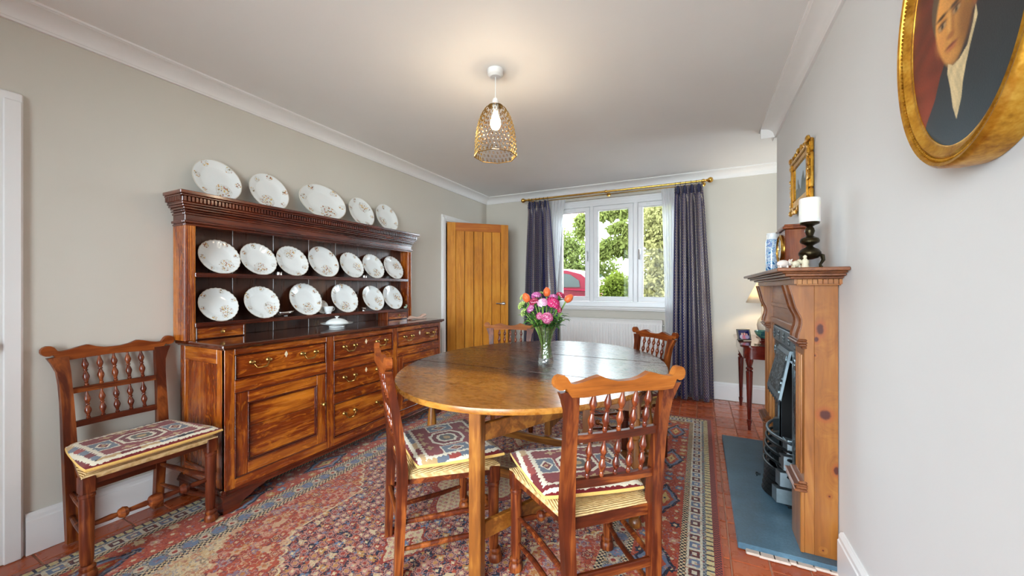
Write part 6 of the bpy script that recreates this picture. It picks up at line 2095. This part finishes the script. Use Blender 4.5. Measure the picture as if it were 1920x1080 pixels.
# side windows sit just proud of the cabin flank, which leans inwards
def flank(x, z, out=.006): return YN + CW * (.065 + .055 * max(0, min(1, (z - 1.19) / .42))) - out if False else YN + CW * .064 - out
for poly in ([(.40, 1.245), (.42, 1.36), (.58, 1.47), (.84, 1.515), (.90, 1.245)], [(.96, 1.245), (.93, 1.52), (1.36, 1.535), (1.86, 1.515), (1.90, 1.245)], [(1.97, 1.245), (1.94, 1.505), (2.24, 1.44), (2.62, 1.245)]):
    obj('side_window', B().prism([(XE - x, GZ + z) for x, z in poly], 'xz', YN + CW * .064 - .010, YN + CW * .064 + .01), M_CGL, car, smooth=None)
obj('rear_window', B().add([(XE - .185, YN + .35, GZ + 1.25), (XE - .185, YN + CW - .35, GZ + 1.25), (XE - .36, YN + CW - .42, GZ + 1.51), (XE - .36, YN + .42, GZ + 1.51), (XE - .14, YN + .35, GZ + 1.26), (XE - .14, YN + CW - .35, GZ + 1.26), (XE - .31, YN + CW - .42, GZ + 1.51), (XE - .31, YN + .42, GZ + 1.51)], [(0, 1, 2, 3), (7, 6, 5, 4), (0, 4, 5, 1), (1, 5, 6, 2), (2, 6, 7, 3), (3, 7, 4, 0)]), M_CGL, car, smooth=None)
obj('windscreen', B().add([(XE - 2.52, YN + .25, GZ + 1.44), (XE - 2.52, YN + CW - .25, GZ + 1.44), (XE - 3.02, YN + CW - .2, GZ + 1.15), (XE - 3.02, YN + .2, GZ + 1.15), (XE - 2.56, YN + .25, GZ + 1.46), (XE - 2.56, YN + CW - .25, GZ + 1.46), (XE - 3.06, YN + CW - .2, GZ + 1.17), (XE - 3.06, YN + .2, GZ + 1.17)], [(0, 1, 2, 3), (7, 6, 5, 4), (0, 4, 5, 1), (1, 5, 6, 2), (2, 6, 7, 3), (3, 7, 4, 0)]), M_CGL, car, smooth=None)
for wx in (.80, 3.35):
    for wy in (YN + .09, YN + CW - .09):
        w = obj('wheel', B().lathe([(.20, -.10), (.31, -.10), (.335, -.07), (.335, .07), (.31, .10), (.20, .10)], 28, tr(XE - wx, wy, GZ + .335) @ rot('X', 90)), M_TYRE, car)
        obj('hubcap', B().lathe([(.20, -.112), (.19, -.115), (.05, -.122), (.001, -.122), ], 20, tr(XE - wx, wy, GZ + .335) @ rot('X', 90 if wy < YN + 1 else -90)), M_CHROME, w)
for wy in (YN + .05, YN + CW - .23): obj('tail_light', B().box(XE - .10, XE + .012, wy, wy + .18, GZ + .86, GZ + 1.14, .02), M_TAIL, car)
for hx in (.88, 1.92): obj('door_handle', B().tube([(XE - hx - .10, YN - .006, GZ + 1.13), (XE - hx - .07, YN - .030, GZ + 1.135), (XE - hx + .07, YN - .030, GZ + 1.135), (XE - hx + .10, YN - .006, GZ + 1.13)], .012, 8), M_RED, car)
obj('bumper', B().box(XE - .12, XE + .03, YN + .06, YN + CW - .06, GZ + .38, GZ + .60, .03), M_BLK, car)

# ------------------------------------------------------------------ tidy up
for o in list(bpy.data.objects):
    if '_world' in o.keys(): del o['_world']
